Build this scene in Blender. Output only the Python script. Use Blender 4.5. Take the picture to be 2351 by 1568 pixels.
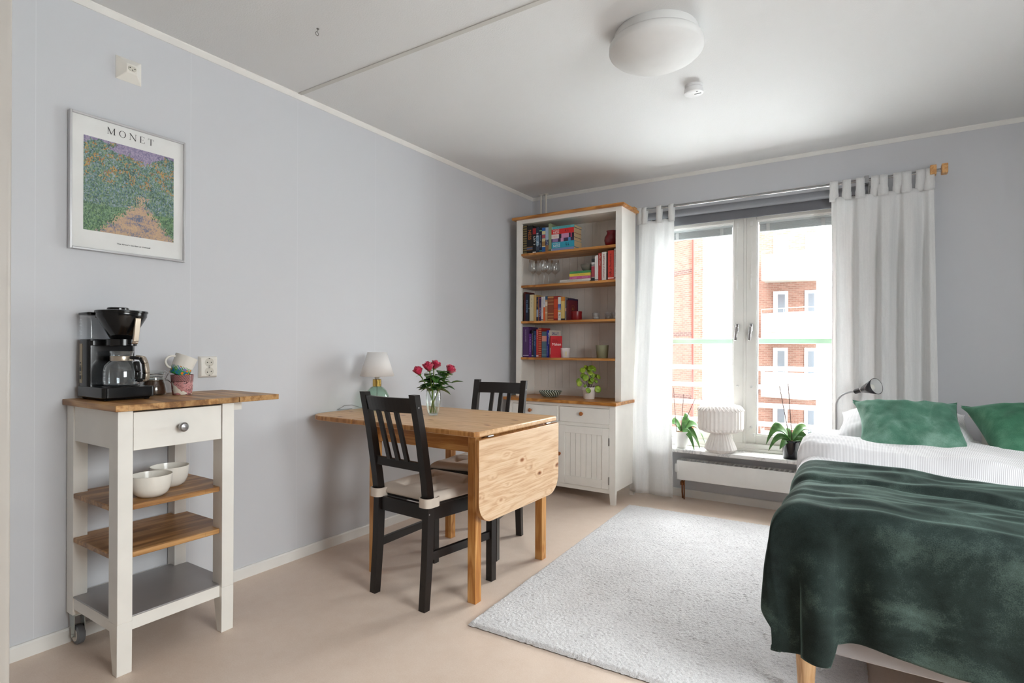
import bpy, bmesh, math, random
from math import sin, cos, pi, radians as R, sqrt, atan2
from mathutils import Vector, Matrix, noise

for o in list(bpy.data.objects): bpy.data.objects.remove(o, do_unlink=True)
scene = bpy.context.scene
COL = scene.collection
rnd = random.Random(7)

# ------------------------------------------------------------------ camera
FPX, YAW, ROLL, V0 = 1285.18, .5740, .0041, 800.47
cam_d = bpy.data.cameras.new('camera'); cam = bpy.data.objects.new('camera', cam_d); COL.objects.link(cam)
_r = Vector((cos(YAW), sin(YAW), 0)); _u = Vector((0, 0, 1)); _f = Vector((-sin(YAW), cos(YAW), 0))
_R = _r*cos(ROLL) + _u*sin(ROLL); _U = -_r*sin(ROLL) + _u*cos(ROLL)
mw = Matrix.Identity(4)
for i in range(3):
    mw[i][0] = _R[i]; mw[i][1] = _U[i]; mw[i][2] = -_f[i]
mw[0][3], mw[1][3], mw[2][3] = 2.4805, -4.1502, 1.08
cam.matrix_world = mw
cam_d.sensor_width = 36; cam_d.lens = 36*FPX/2351; cam_d.shift_y = (V0-784)/2351
cam_d.clip_start = .02; cam_d.clip_end = 300
scene.camera = cam

# ------------------------------------------------------------------ render look, daylight
scene.view_settings.view_transform = 'Standard'; scene.view_settings.look = 'None'
scene.view_settings.gamma = 1; scene.view_settings.use_curve_mapping = False
scene.view_settings.exposure = EXPO = 1.74
cy = scene.cycles
cy.use_denoising = True
try: cy.denoiser = 'OPENIMAGEDENOISE'
except Exception: pass
cy.max_bounces = 10; cy.diffuse_bounces = 7; cy.glossy_bounces = 4; cy.transmission_bounces = 8
cy.transparent_max_bounces = 24; cy.caustics_reflective = False; cy.caustics_refractive = False
cy.sample_clamp_indirect = 6
SKY = 6.0
w = bpy.data.worlds.new('overcast_sky'); scene.world = w; w.use_nodes = True
bg = w.node_tree.nodes['Background']; bg.inputs[0].default_value = (.965, .985, 1.0, 1); 
_n = w.node_tree.nodes; _l = w.node_tree.links      # overcast sky: three times brighter overhead than at the horizon
_tc = _n.new('ShaderNodeTexCoord'); _sx = _n.new('ShaderNodeSeparateXYZ'); _l.new(_tc.outputs['Generated'], _sx.inputs[0])
_mx = _n.new('ShaderNodeMath'); _mx.operation = 'MAXIMUM'; _l.new(_sx.outputs[2], _mx.inputs[0]); _mx.inputs[1].default_value = 0
_ma = _n.new('ShaderNodeMath'); _ma.operation = 'MULTIPLY_ADD'; _l.new(_mx.outputs[0], _ma.inputs[0]); _ma.inputs[1].default_value = 2*SKY*.72; _ma.inputs[2].default_value = SKY*.72
_l.new(_ma.outputs[0], bg.inputs[1])
def portal(name, loc, rot, sx, sy):
    l = bpy.data.lights.new(name, 'AREA'); l.shape = 'RECTANGLE'; l.size = sx; l.size_y = sy
    l.cycles.is_portal = True
    o = bpy.data.objects.new(name, l); COL.objects.link(o); o.location = loc; o.rotation_euler = rot
    return o
portal('daylight_portal', (1.72, .30, 1.24), (R(-90), 0, 0), 1.36, 1.75)
portal('fill_window_portal', (4.34, -3.15, 1.5), (0, R(90), 0), 1.2, 1.5)  # guides sky sampling through the added side window

# ------------------------------------------------------------------ materials
def srgb(h):
    if isinstance(h, str):
        h = h.lstrip('#'); c = [int(h[i:i+2], 16)/255 for i in (0, 2, 4)]
        return tuple(((x+.055)/1.055)**2.4 if x > .04045 else x/12.92 for x in c)
    return tuple(h)
class NT:
    def __init__(s, name):
        s.m = bpy.data.materials.new(name); s.m.use_nodes = True
        s.t = s.m.node_tree; s.n = s.t.nodes; s.b = s.n['Principled BSDF']; s.out = s.n['Material Output']
    def add(s, ty, ins=None, **kw):
        nd = s.n.new(ty)
        for k, v in kw.items(): setattr(nd, k, v)
        for k, v in (ins or {}).items(): s.set(nd, k, v)
        return nd
    def set(s, nd, k, v):
        sock = nd.inputs[k]
        if isinstance(v, bpy.types.Node): v = v.outputs[0]
        if isinstance(v, bpy.types.NodeSocket): s.t.links.new(v, sock)
        else:
            if isinstance(v, (tuple, list)) and len(v) == 3 and sock.type == 'RGBA': v = (*v, 1)
            sock.default_value = v
    def math(s, op, a, b=0.0, c=None, clamp=False):
        nd = s.add('ShaderNodeMath', {0: a, 1: b}, operation=op, use_clamp=clamp)
        if c is not None: s.set(nd, 2, c)
        return nd
    def coord(s, scale=(1, 1, 1), rot=(0, 0, 0), loc=(0, 0, 0), kind='Object'):
        tc = s.add('ShaderNodeTexCoord')
        return s.add('ShaderNodeMapping', {'Vector': tc.outputs[kind], 'Scale': scale, 'Rotation': rot, 'Location': loc})
    def ramp(s, fac, stops, interp='LINEAR'):
        nd = s.add('ShaderNodeValToRGB', {'Fac': fac}); cr = nd.color_ramp; cr.interpolation = interp
        while len(cr.elements) < len(stops): cr.elements.new(.5)
        for e, (p, c) in zip(cr.elements, stops): e.position = p; e.color = (*srgb(c), 1)
        return nd
    def mix(s, f, a, b, mode='MIX'):
        nd = s.add('ShaderNodeMix', data_type='RGBA', blend_type=mode)
        s.set(nd, 0, f); s.set(nd, 6, a); s.set(nd, 7, b)
        return nd.outputs[2]
    def noise(s, vec, scale=5, detail=3, rough=.5, dist=0):
        return s.add('ShaderNodeTexNoise', {'Vector': vec, 'Scale': scale, 'Detail': detail, 'Roughness': rough, 'Distortion': dist})
    def bump(s, h, strength=.3, dist=.01):
        s.set(s.b, 'Normal', s.add('ShaderNodeBump', {'Height': h, 'Strength': strength, 'Distance': dist}))
_mc = {}
def mat(name, color, rough=.5, metal=0, bump=None, **kw):
    if name in _mc: return _mc[name]
    t = NT(name); t.set(t.b, 'Base Color', srgb(color)); t.set(t.b, 'Roughness', rough); t.set(t.b, 'Metallic', metal)
    co = t.coord()
    nz = t.noise(co, 9, 3)
    col = t.mix(.5, srgb(color), t.ramp(nz, [(.3, tuple(c*.93 for c in srgb(color))), (.7, tuple(min(1, c*1.06) for c in srgb(color)))]))
    t.set(t.b, 'Base Color', col)
    if bump: t.bump(t.noise(co, bump[0], 4), bump[1], bump[2])
    for k, v in kw.items(): t.set(t.b, k.replace('_', ' '), v)
    _mc[name] = t.m
    return t.m
def paint(h, rough=.55): return mat('cover_' + h.strip('#'), h, rough)

def wood(name, c1, c2, c3, grain='x', plank=None, knots=0.0, rough=.45, scale=1.0, hue=.25, ring=.22, kmul=(7, 14, 0)):
    """grain runs along the given axis; plank = (length, width) of staves"""
    t = NT(name)
    rot = {'x': (0, 0, 0), 'y': (0, 0, R(90)), 'z': (0, R(90), 0)}[grain]
    co = t.coord(rot=rot)
    sx = t.add('ShaderNodeSeparateXYZ', {0: co})
    st = t.add('ShaderNodeVectorMath', {0: co, 1: (1.6*scale, 14*scale, 14*scale)}, operation='MULTIPLY')
    n1 = t.noise(st, 1.0, 2, .5)
    fine = t.add('ShaderNodeVectorMath', {0: co, 1: (7*scale, 170*scale, 170*scale)}, operation='MULTIPLY')
    n2 = t.noise(fine, 1.0, 3, .6)
    kn = None
    dist = t.math('MULTIPLY', n1, 9.0)
    if knots:
        kv = t.add('ShaderNodeVectorMath', {0: co, 1: kmul}, operation='MULTIPLY')
        vo = t.add('ShaderNodeTexVoronoi', {'Vector': kv, 'Scale': 1.0, 'Randomness': 1.0})
        kn = vo.outputs['Distance']
        near = t.math('MULTIPLY', t.math('SUBTRACT', .36, kn, clamp=True), 7.0)
        dist = t.math('ADD', dist, near)
    rings = t.math('SINE', t.math('ADD', t.math('MULTIPLY', dist, 3.2), t.math('MULTIPLY', n2, 1.2)))
    f = t.math('ADD', t.math('MULTIPLY', rings, ring), t.math('MULTIPLY', n2, .75))
    f = t.math('ADD', f, .12)
    col = t.ramp(f, [(.25, c1), (.5, c2), (.78, c3)])
    if plank:
        br = t.add('ShaderNodeTexBrick', {'Vector': co, 'Color1': (0, 0, 0, 1), 'Color2': (1, 1, 1, 1), 'Mortar': (0, 0, 0, 1), 'Scale': 1.0,
                   'Mortar Size': .0004, 'Brick Width': plank[0], 'Row Height': plank[1], 'Bias': 0.0}, offset=.37, squash=1.0)
        br2 = t.ramp(br, [(0, tuple(.62 for _ in range(3))), (1, (1.0, 1.0, 1.0))])
        col = t.mix(hue*3, col, br2, 'MULTIPLY')
    if knots:
        edge = t.ramp(kn, [(0, '#3c2015'), (.06*knots, '#6b4228'), (.09*knots, '#b98a60'), (.15*knots, '#ffffff')])
        nn = t.noise(t.add('ShaderNodeVectorMath', {0: co, 1: (5.1, 9.3, 9.3)}, operation='MULTIPLY'), 1.0, 0)
        gate = t.ramp(nn, [(.36, (0, 0, 0)), (.48, (1, 1, 1))])
        col = t.mix(gate, col, t.mix(1.0, col, edge, 'MULTIPLY'))
    t.set(t.b, 'Base Color', col); t.set(t.b, 'Roughness', rough)
    t.bump(n2, .12, .002)
    return t.m

def glass(name, tint=(1, 1, 1), rough=0.02, refl=1.0, tintmix=0.0):
    """thin clear glass: transparent with fresnel reflection"""
    t = NT(name)
    tr = t.add('ShaderNodeBsdfTransparent', {'Color': tint})
    gl = t.add('ShaderNodeBsdfGlossy', {'Color': (1, 1, 1), 'Roughness': rough})
    lw = t.add('ShaderNodeLayerWeight', {'Blend': .5}).outputs['Facing']
    f = t.math('MULTIPLY', t.math('ADD', .025, t.math('MULTIPLY', t.math('POWER', lw, 4.0), .7)), refl, clamp=True)
    ms = t.add('ShaderNodeMixShader', {0: f, 1: tr.outputs[0], 2: gl.outputs[0]})
    if tintmix:
        df = t.add('ShaderNodeBsdfDiffuse', {'Color': tint})
        ms = t.add('ShaderNodeMixShader', {0: tintmix, 1: ms.outputs[0], 2: df.outputs[0]})
    t.t.links.new(ms.outputs[0], t.out.inputs[0])
    return t.m

# ------------------------------------------------------------------ object helpers
def world_off(o):
    v = Vector((0, 0, 0))
    while o is not None: v += o.location; o = o.parent
    return v
def tag(o, label, cat, group=None):
    o['label'] = label; o['category'] = cat
    if group: o['group'] = group
    return o
def thing(name, label, cat, loc=(0, 0, 0), group=None):
    o = bpy.data.objects.new(name, None); COL.objects.link(o); o.location = loc; o.empty_display_size = .05
    return tag(o, label, cat, group)
def structure(name, loc=(0, 0, 0)):
    o = bpy.data.objects.new(name, None); COL.objects.link(o); o.location = loc; o['kind'] = 'structure'
    return o
class MB:
    """collects shapes in world coordinates; build() links them as one mesh object"""
    def __init__(s): s.v = []; s.f = []; s.mi = []; s.cur = 0
    def m(s, i): s.cur = i; return s
    def add(s, vs, fs):
        b = len(s.v); s.v += [tuple(v) for v in vs]
        for f in fs: s.f.append([b+i for i in f]); s.mi.append(s.cur)
        return s
    def box(s, x0, y0, z0, x1, y1, z1):
        return s.add([(x, y, z) for z in (z0, z1) for y in (y0, y1) for x in (x0, x1)],
                     [(0, 2, 3, 1), (4, 5, 7, 6), (0, 1, 5, 4), (2, 6, 7, 3), (0, 4, 6, 2), (1, 3, 7, 5)])
    def hexa(s, bot, top):
        return s.add(list(bot)+list(top), [(3, 2, 1, 0), (4, 5, 6, 7), (0, 1, 5, 4), (1, 2, 6, 5), (2, 3, 7, 6), (3, 0, 4, 7)])
    def beam(s, a, b, wx, wy, up=(0, 0, 1)):
        a = Vector(a); b = Vector(b); d = (b-a).normalized(); u = Vector(up)
        x = d.cross(u)
        if x.length < 1e-4: x = d.cross(Vector((0, 1, 0)))
        x.normalize(); y = x.cross(d).normalized()
        q = [(-1, -1), (1, -1), (1, 1), (-1, 1)]
        return s.hexa([a+x*i*wx/2+y*j*wy/2 for i, j in q], [b+x*i*wx/2+y*j*wy/2 for i, j in q])
    def prism(s, poly, lo, hi, axis='z'):
        n = len(poly)
        def P(p, h):
            return {'z': (p[0], p[1], h), 'x': (h, p[0], p[1]), 'y': (p[0], h, p[1])}[axis]
        fs = [tuple(range(n-1, -1, -1)), tuple(range(n, 2*n))]
        fs += [(i, (i+1) % n, n+(i+1) % n, n+i) for i in range(n)]
        if axis == 'y': fs = [f[::-1] for f in fs]
        return s.add([P(p, lo) for p in poly]+[P(p, hi) for p in poly], fs)
    def lathe(s, prof, c=(0, 0, 0), n=32, ax=None, cap=True, rfun=None):
        """prof: [(r,z)...]; ax: optional (X,Y,Z) frame"""
        c = Vector(c); X, Y, Z = ax or (Vector((1, 0, 0)), Vector((0, 1, 0)), Vector((0, 0, 1)))
        vs = []
        for k, (r, z) in enumerate(prof):
            for i in range(n):
                a = 2*pi*i/n; rr = rfun(r, z, i, n, k) if rfun else r
                vs.append(c+X*rr*cos(a)+Y*rr*sin(a)+Z*z)
        fs = []
        for k in range(len(prof)-1):
            for i in range(n):
                j = (i+1) % n
                fs.append((k*n+i, k*n+j, (k+1)*n+j, (k+1)*n+i))
        if cap and prof[0][0] > 1e-5: fs.append(tuple(range(n-1, -1, -1)))
        if cap and prof[-1][0] > 1e-5: fs.append(tuple((len(prof)-1)*n+i for i in range(n)))
        return s.add(vs, fs)
    def tube(s, pts, r, n=8, closed=False):
        pts = [Vector(p) for p in pts]; m = len(pts)
        rs = r if isinstance(r, (list, tuple)) else [r]*m
        vs = []; fs = []; prev = None
        for k in range(m):
            if closed: d = (pts[(k+1) % m]-pts[k-1])
            else: d = pts[min(k+1, m-1)]-pts[max(k-1, 0)]
            d = d.normalized() if d.length > 1e-9 else Vector((0, 0, 1))
            if prev is None:
                x = d.cross(Vector((0, 0, 1)))
                if x.length < .1: x = d.cross(Vector((0, 1, 0)))
            else: x = prev-d*prev.dot(d)
            x.normalize(); prev = x; y = d.cross(x)
            for i in range(n):
                a = 2*pi*i/n; vs.append(pts[k]+(x*cos(a)+y*sin(a))*rs[k])
        for k in range(m if closed else m-1):
            k2 = (k+1) % m
            for i in range(n):
                j = (i+1) % n; fs.append((k*n+i, k*n+j, k2*n+j, k2*n+i))
        if not closed: fs += [tuple(range(n-1, -1, -1)), tuple((m-1)*n+i for i in range(n))]
        return s.add(vs, fs)
    def grid(s, fn, nu, nv, closed_u=False):
        vs = [fn(i/(nu-1 if not closed_u else nu), j/(nv-1)) for j in range(nv) for i in range(nu)]
        fs = []
        for j in range(nv-1):
            for i in range(nu if closed_u else nu-1):
                k = (i+1) % nu
                fs.append((j*nu+i, j*nu+k, (j+1)*nu+k, (j+1)*nu+i))
        return s.add(vs, fs)
    def slab(s, fn, nu, nv, th):
        """closed sheet: fn gives the top point; bottom is th lower along the given offset function"""
        top = [Vector(fn(i/(nu-1), j/(nv-1))) for j in range(nv) for i in range(nu)]
        bot = [p+Vector(th) for p in top]; N = nu*nv; fs = []
        for j in range(nv-1):
            for i in range(nu-1):
                a = j*nu+i
                fs.append((a, a+1, a+nu+1, a+nu)); fs.append((N+a+nu, N+a+nu+1, N+a+1, N+a))
        rim = [i for i in range(nu)]+[j*nu+nu-1 for j in range(1, nv)]+[(nv-1)*nu+i for i in range(nu-2, -1, -1)]+[j*nu for j in range(nv-2, 0, -1)]
        for k in range(len(rim)):
            a, b = rim[k], rim[(k+1) % len(rim)]; fs.append((b, a, N+a, N+b))
        return s.add(top+bot, fs)
    def build(s, name, mats, parent=None, at=None, smooth=False, bevel=0, seg=2, sub=0, solid=0, angle=38, kind=None):
        me = bpy.data.meshes.new(name)
        base = Vector(at) if at is not None else Vector((0, 0, 0))
        off = world_off(parent)+base
        me.from_pydata([tuple(Vector(v)-off) for v in s.v], [], s.f); me.validate()
        for m_ in (mats if isinstance(mats, (list, tuple)) else [mats]): me.materials.append(m_)
        if any(s.mi) and len(me.polygons) == len(s.mi): me.polygons.foreach_set('material_index', s.mi)
        bm = bmesh.new(); bm.from_mesh(me); bmesh.ops.recalc_face_normals(bm, faces=bm.faces); bm.to_mesh(me); bm.free()
        if smooth:
            me.polygons.foreach_set('use_smooth', [True]*len(me.polygons))
            if not sub: me.set_sharp_from_angle(angle=R(angle))
        o = bpy.data.objects.new(name, me); COL.objects.link(o); o.location = base
        if parent: o.parent = parent
        if solid:
            md = o.modifiers.new('thickness', 'SOLIDIFY'); md.thickness = solid; md.offset = 0
        if bevel:
            md = o.modifiers.new('bevel', 'BEVEL'); md.width = bevel; md.segments = seg; md.limit_method = 'ANGLE'; md.angle_limit = R(40)
            md.harden_normals = False
            me.polygons.foreach_set('use_smooth', [True]*len(me.polygons)); me.set_sharp_from_angle(angle=R(35))
        if sub:
            md = o.modifiers.new('smooth', 'SUBSURF'); md.levels = sub; md.render_levels = sub
        if kind: o['kind'] = kind
        return o
def clone(o, parent=None):
    c = o.copy(); COL.objects.link(c)
    if parent is not None: c.parent = parent
    for ch in [x for x in bpy.data.objects if x.parent == o and x.name != c.name]: clone(ch, c)
    return c
def lettering(txt, size, P, RT, UP, m, parent, name='lettering', depth=.0006, align='CENTER', sx=1.0, bold=0.0):
    cu = bpy.data.curves.new('t', 'FONT'); cu.body = txt; cu.size = size; cu.extrude = depth/2; cu.offset = bold
    cu.align_x = align; cu.align_y = 'CENTER'; cu.resolution_u = 3
    to = bpy.data.objects.new('t', cu); COL.objects.link(to)
    me = bpy.data.meshes.new_from_object(to, depsgraph=bpy.context.evaluated_depsgraph_get())
    bpy.data.objects.remove(to); bpy.data.curves.remove(cu)
    RT = Vector(RT).normalized(); UP = Vector(UP).normalized(); N = RT.cross(UP); P = Vector(P); off = world_off(parent)
    for v in me.vertices:
        c = v.co.copy(); v.co = P+RT*c.x*sx+UP*c.y+N*c.z-off
    me.materials.clear(); me.materials.append(m); me.name = name
    o = bpy.data.objects.new(name, me); COL.objects.link(o); o.parent = parent
    return o
def scribble(L, P, RT, UP, h, m, parent, seed=1, name='spine_lettering'):
    """a line of print too small to read: a row of short strokes"""
    rn = random.Random(seed); RT = Vector(RT); UP = Vector(UP); N = RT.cross(UP).normalized(); P = Vector(P); b = MB(); x = -L/2
    while x < L/2-h*.4:
        w_ = h*rn.uniform(.35, .6)
        if rn.random() < .84:
            a = P+RT*x-UP*h*rn.uniform(.32, .5)+N*.0004; u_ = UP*h*rn.uniform(.7, 1.0); r_ = RT*w_*.34
            b.add([a, a+r_, a+r_+u_, a+u_], [(0, 1, 2, 3)]); a2 = a+RT*w_*.34+u_*rn.choice((0, .42, .8)); b.add([a2, a2+RT*w_*.5, a2+RT*w_*.5+UP*h*.16, a2+UP*h*.16], [(0, 1, 2, 3)])
        x += w_*1.35
    return b.build(name, m, parent)
def rr(x0, y0, x1, y1, r, n=6, corners=(1, 1, 1, 1)):
    """rounded rectangle outline, corners from (x0,y0) counter-clockwise"""
    pts = []
    for k, (cx, cy_, a0) in enumerate([(x0, y0, 180), (x1, y0, 270), (x1, y1, 0), (x0, y1, 90)]):
        if not corners[k]: pts.append((cx, cy_)); continue
        ox = cx+r*(1 if cx == x0 else -1); oy = cy_+r*(1 if cy_ == y0 else -1)
        for i in range(n+1):
            a = R(a0+90*i/n); pts.append((ox+r*cos(a), oy+r*sin(a)))
    return pts
def sstep(a, b, x):
    t = max(0., min(1., (x-a)/(b-a))); return t*t*(3-2*t)
# ------------------------------------------------------------------ shared materials
def wall_material():
    t = NT('painted_wallpaper')
    co = t.coord()
    base = srgb('#cbccd0')
    weave = t.add('ShaderNodeVectorMath', {0: co, 1: (260, 260, 40)}, operation='MULTIPLY')
    n = t.noise(weave, 1.0, 3, .6)
    sx = t.add('ShaderNodeSeparateXYZ', {0: co})
    # wallpaper lengths are 53 cm wide: a hairline seam
    s_ = t.math('PINGPONG', t.math('ADD', sx.outputs[1], 2.875+.5328*10), .2664)
    seam = t.math('LESS_THAN', s_, .0011)
    col = t.mix(seam, base, tuple(min(1, c*1.09) for c in base))
    t.set(t.b, 'Base Color', col); t.set(t.b, 'Roughness', .42); t.set(t.b, 'Specular IOR Level', .35)
    t.bump(t.math('ADD', n, t.math('MULTIPLY', seam, 1.5)), .10, .0015)
    return t.m
WALL = wall_material()
def ceiling_material():
    t = NT('ceiling_paint'); co = t.coord()
    t.set(t.b, 'Base Color', srgb('#dcdcdc')); t.set(t.b, 'Roughness', .75)
    n = t.noise(co, 160, 4, .6); t.bump(n, .35, .003); return t.m
CEIL = ceiling_material()
def floor_material():
    t = NT('linoleum'); co = t.coord()
    n = t.noise(co, 14, 6, .75); n2 = t.noise(co, 220, 2, .6); n3 = t.noise(co, 1.6, 3)
    a = t.ramp(n, [(.25, '#d2b9a6'), (.5, '#dac4b3'), (.75, '#e1cebf')])
    b = t.mix(.35, a, t.ramp(n2, [(.3, '#c4b1a0'), (.7, '#e2d4c8')]))
    c = t.mix(.25, b, t.ramp(n3, [(.3, '#ccb8a6'), (.7, '#dccdbf')]))
    t.set(t.b, 'Base Color', c); t.set(t.b, 'Roughness', .36); t.set(t.b, 'Specular IOR Level', .4)
    t.bump(n2, .05, .001); return t.m
WHITE = mat('white_gloss_paint', '#e9e7e2', .35)
TRIM = mat('trim_paint', '#e4e2de', .45)
GREYWHITE = mat('warm_white_lacquer', '#e8e5df', .32)
CHROME = mat('chrome', '#d8d8da', .12, 1)
STEEL = mat('brushed_steel', '#a9a8a8', .33, 1)
BLACKP = mat('black_plastic', '#0c0c0e', .16)
DARKP = mat('dark_grey_plastic', '#38383a', .42)
CLEAR = glass('clear_glass')
PANE = glass('window_pane', (.985, 1, .995), .0, .8)

# ------------------------------------------------------------------ room
ZC = 2.375
XR, YF = 4.3, -6.7
def flat(name, mats, parts, **k):
    b = MB()
    for p in parts: b.box(*p)
    o = b.build(name, mats, **k); o['kind'] = 'structure'; return o
flat('floor', floor_material(), [(-.1, YF-.1, -.1, XR+.1, .25, 0)])
flat('ceiling', CEIL, [(-.1, YF-.1, ZC, XR+.1, .25, ZC+.12)])
flat('wall_left', WALL, [(-.12, YF-.1, 0, 0, .25, ZC)])
flat('wall_right', WALL, [(XR, YF-.1, 0, XR+.12, -3.9, ZC), (XR, -2.4, 0, XR+.12, .25, ZC), (XR, -3.9, 0, XR+.12, -2.4, .9), (XR, -3.9, 2.1, XR+.12, -2.4, ZC)])  # gap left for the added fill window
# our unseen outer wall and a side block, added to shade the house opposite
flat('unseen_shade_wing', mat('facade_render', '#6b4a3f', .9), [(-17, .45, -7, -12, 40, 15)])
flat('unseen_shade_facade', mat('facade_render', '#6b4a3f', .9), [(-14, .25, -7, WX0 if False else 1.045, .45, 15), (2.39, .25, -7, 9, .45, 15), (1.045, .25, -7, 2.39, .45, .342), (1.045, .25, 2.09, 2.39, .45, 15)])
WX0, WX1, WZ0, WZ1 = 1.045, 2.39, .372, 2.09
flat('wall_back', WALL, [(0, 0, 0, WX0, .25, ZC), (WX1, 0, 0, XR, .25, ZC), (WX0, 0, 0, WX1, .25, WZ0-.03), (WX0, 0, WZ1, WX1, .25, ZC)])
flat('wall_front', WALL, [(0, YF-.1, 0, XR, YF, ZC)])
# wall end with its door lining at the left edge of the view
b = MB(); b.prism(rr(.0, -3.84, .842, -3.70, .012, 4, (0, 1, 1, 0)), 0, ZC)
o = b.build('wall_entrance', mat('door_lining_paint', '#b3ada6', .4), smooth=True); o['kind'] = 'structure'
b = MB(); b.prism([(0, 0), (.013, 0), (.013, .046), (.009, .052), (0, .052)], -3.7, 0, 'y')
o = b.build('baseboard_left', TRIM); o['kind'] = 'structure'
b = MB(); b.prism([(0, 0), (-.016, 0), (-.016, .052), (-.012, .056), (0, .056)], 0, XR, 'x')
o = b.build('baseboard_back', TRIM); o['kind'] = 'structure'
b = MB(); b.prism([(0, ZC), (0, ZC-.024), (.004, ZC-.024), (.018, ZC-.006), (.018, ZC)], -3.7, 0, 'y')
o = b.build('trim_1', TRIM); o['kind'] = 'structure'
b = MB(); b.prism([(0, ZC), (0, ZC-.024), (-.004, ZC-.024), (-.018, ZC-.006), (-.018, ZC)], 0, XR, 'x')
o = b.build('trim_2', TRIM); o['kind'] = 'structure'
b = MB(); b.box(.02, -2.356, ZC-.004, XR, -2.333, ZC+.001)
o = b.build('trim_3', mat('ceiling_joint_strip', '#c6c4bf', .6)); o['kind'] = 'structure'

# ------------------------------------------------------------------ window_1
win = structure('window_1', (1.7175, .02, WZ0))
FR = mat('window_frame_paint', '#dfddd8', .35)
def frame_ring(b, x0, z0, x1, z1, w_, y0, y1, wb=None, wt=None):
    wb = wb or w_; wt = wt or w_
    b.box(x0, y0, z0, x0+w_, y1, z1); b.box(x1-w_, y0, z0, x1, y1, z1)
    b.box(x0+w_, y0, z0, x1-w_, y1, z0+wb); b.box(x0+w_, y0, z1-wt, x1-w_, y1, z1)
b = MB(); frame_ring(b, WX0, WZ0, WX1, WZ1, .045, .02, .14, .052, .05)
b.box(1.708, .045, WZ0+.05, 1.726, .14, WZ1-.05)
b.box(WX0+.045, .012, WZ0, WX1-.045, .02, WZ0+.02)
b.build('window_frame', FR, win, bevel=.003)
def stack_blind(x0, x1, parent):
    b = MB(); b.box(x0+.004, .068, 1.955, x1-.004, .094, 1.977)
    for k in range(9): b.box(x0+.008, .066, 1.912+k*.0048, x1-.008, .096, 1.9142+k*.0048)
    b.box(x0+.008, .068, 1.902, x1-.008, .094, 1.9095)
    bl = b.build('venetian_blind', mat('blind_aluminium', '#c2c8c9', .4, 0), parent)
    b = MB()
    for fx in (.13, .84) if x0 > 1.7 else (.15, .83):
        xx = x0+(x1-x0)*fx; b.box(xx-.011, .062, 1.903, xx+.011, .0655, 1.953)
    b.build('blind_clip', mat('clip_plastic', '#c9cbca', .5), bl)
for (x0, x1, hx, side) in ((1.09, 1.708, 1.669, 1), (1.726, 2.345, 1.7605, -1)):
    sa = MB(); frame_ring(sa, x0, WZ0+.047, x1, WZ1-.045, .066, .045, .105)
    s_ = sa.build('window_sash', FR, win, bevel=.004)
    gx0, gx1 = x0+.066, x1-.066
    b = MB(); b.box(gx0, .074, WZ0+.1, gx1, .078, WZ1-.1)
    b.build('window_pane', PANE, s_)
    b = MB(); frame_ring(b, gx0-.001, WZ0+.112, gx1+.001, WZ1-.11, .010, .052, .070)
    b.build('glazing_bead', mat('white_bead', '#f2f2f0', .3), s_)
    stack_blind(gx0+.008, gx1-.008, s_)
    # handle
    b = MB(); b.prism(rr(hx-.011, 1.205, hx+.011, 1.262, .006), .036, .046, 'y')
    b.tube([(hx, .04, 1.235), (hx, .022, 1.235)], .008, 10)
    b.beam((hx-.002, .018, 1.24), (hx-.007, .008, 1.142), .019, .012, (0, 1, 0))
    b.build('handle', CHROME, s_, bevel=.003)
    # tilt cord with toggle, cord stops
    b = MB(); b.box(hx-.008, .034, 1.945, hx+.008, .046, 1.975)
    b.tube([(hx, .036, 1.95), (hx-.004*side, .03, 1.75), (hx, .03, 1.565)], .0014, 6)
    b.lathe([(.0035, 0), (.0065, .02), (.005, .075), (.002, .08)], (hx, .032, 1.50), 8)
    b.lathe([(.004, -.004), (.006, 0), (.004, .004)], (hx, .032, 1.60), 8)
    b.build('blind_cord', mat('cord_plastic', '#e6e5e2', .5), s_)
    b = MB()
    for zz in (.822,)+((.538,) if side < 0 else ()):
        b.lathe([(.009, 0), (.0085, .005), (.003, .008)], (hx+.001, .0455, zz), 14, (Vector((1, 0, 0)), Vector((0, 0, 1)), Vector((0, -1, 0))))
    b.build('cord_stop', mat('stop_plastic', '#d2d2d0', .4), s_)
# marble sill
def marble_material():
    t = NT('marble'); co = t.coord()
    n = t.noise(co, 5, 8, .65, 1.4)
    v = t.math('ABSOLUTE', t.math('SUBTRACT', n, .5))
    c = t.ramp(v, [(0, '#a9a8aa'), (.012, '#cfcdcc'), (.05, '#e3e1df'), (1, '#ebe9e6')])
    t.set(t.b, 'Base Color', c); t.set(t.b, 'Roughness', .3); return t.m
b = MB(); b.box(1.10, -.165, WZ0-.026, 2.42, .05, WZ0)
b.build('window_sill', marble_material(), win, bevel=.006)

fill_win = structure('fill_window', (XR, -3.15, .9))  # added window out of view, lets in fill daylight from the right
b = MB(); b.box(XR+.02, -3.9, .9, XR+.08, -3.84, 2.1); b.box(XR+.02, -2.46, .9, XR+.08, -2.4, 2.1); b.box(XR+.02, -3.84, .9, XR+.08, -2.46, .96); b.box(XR+.02, -3.84, 2.04, XR+.08, -2.46, 2.1)
b.build('window_frame', FR, fill_win)
b = MB(); b.box(XR+.048, -3.84, .96, XR+.052, -2.46, 2.04); b.build('window_pane', PANE, fill_win)

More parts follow.
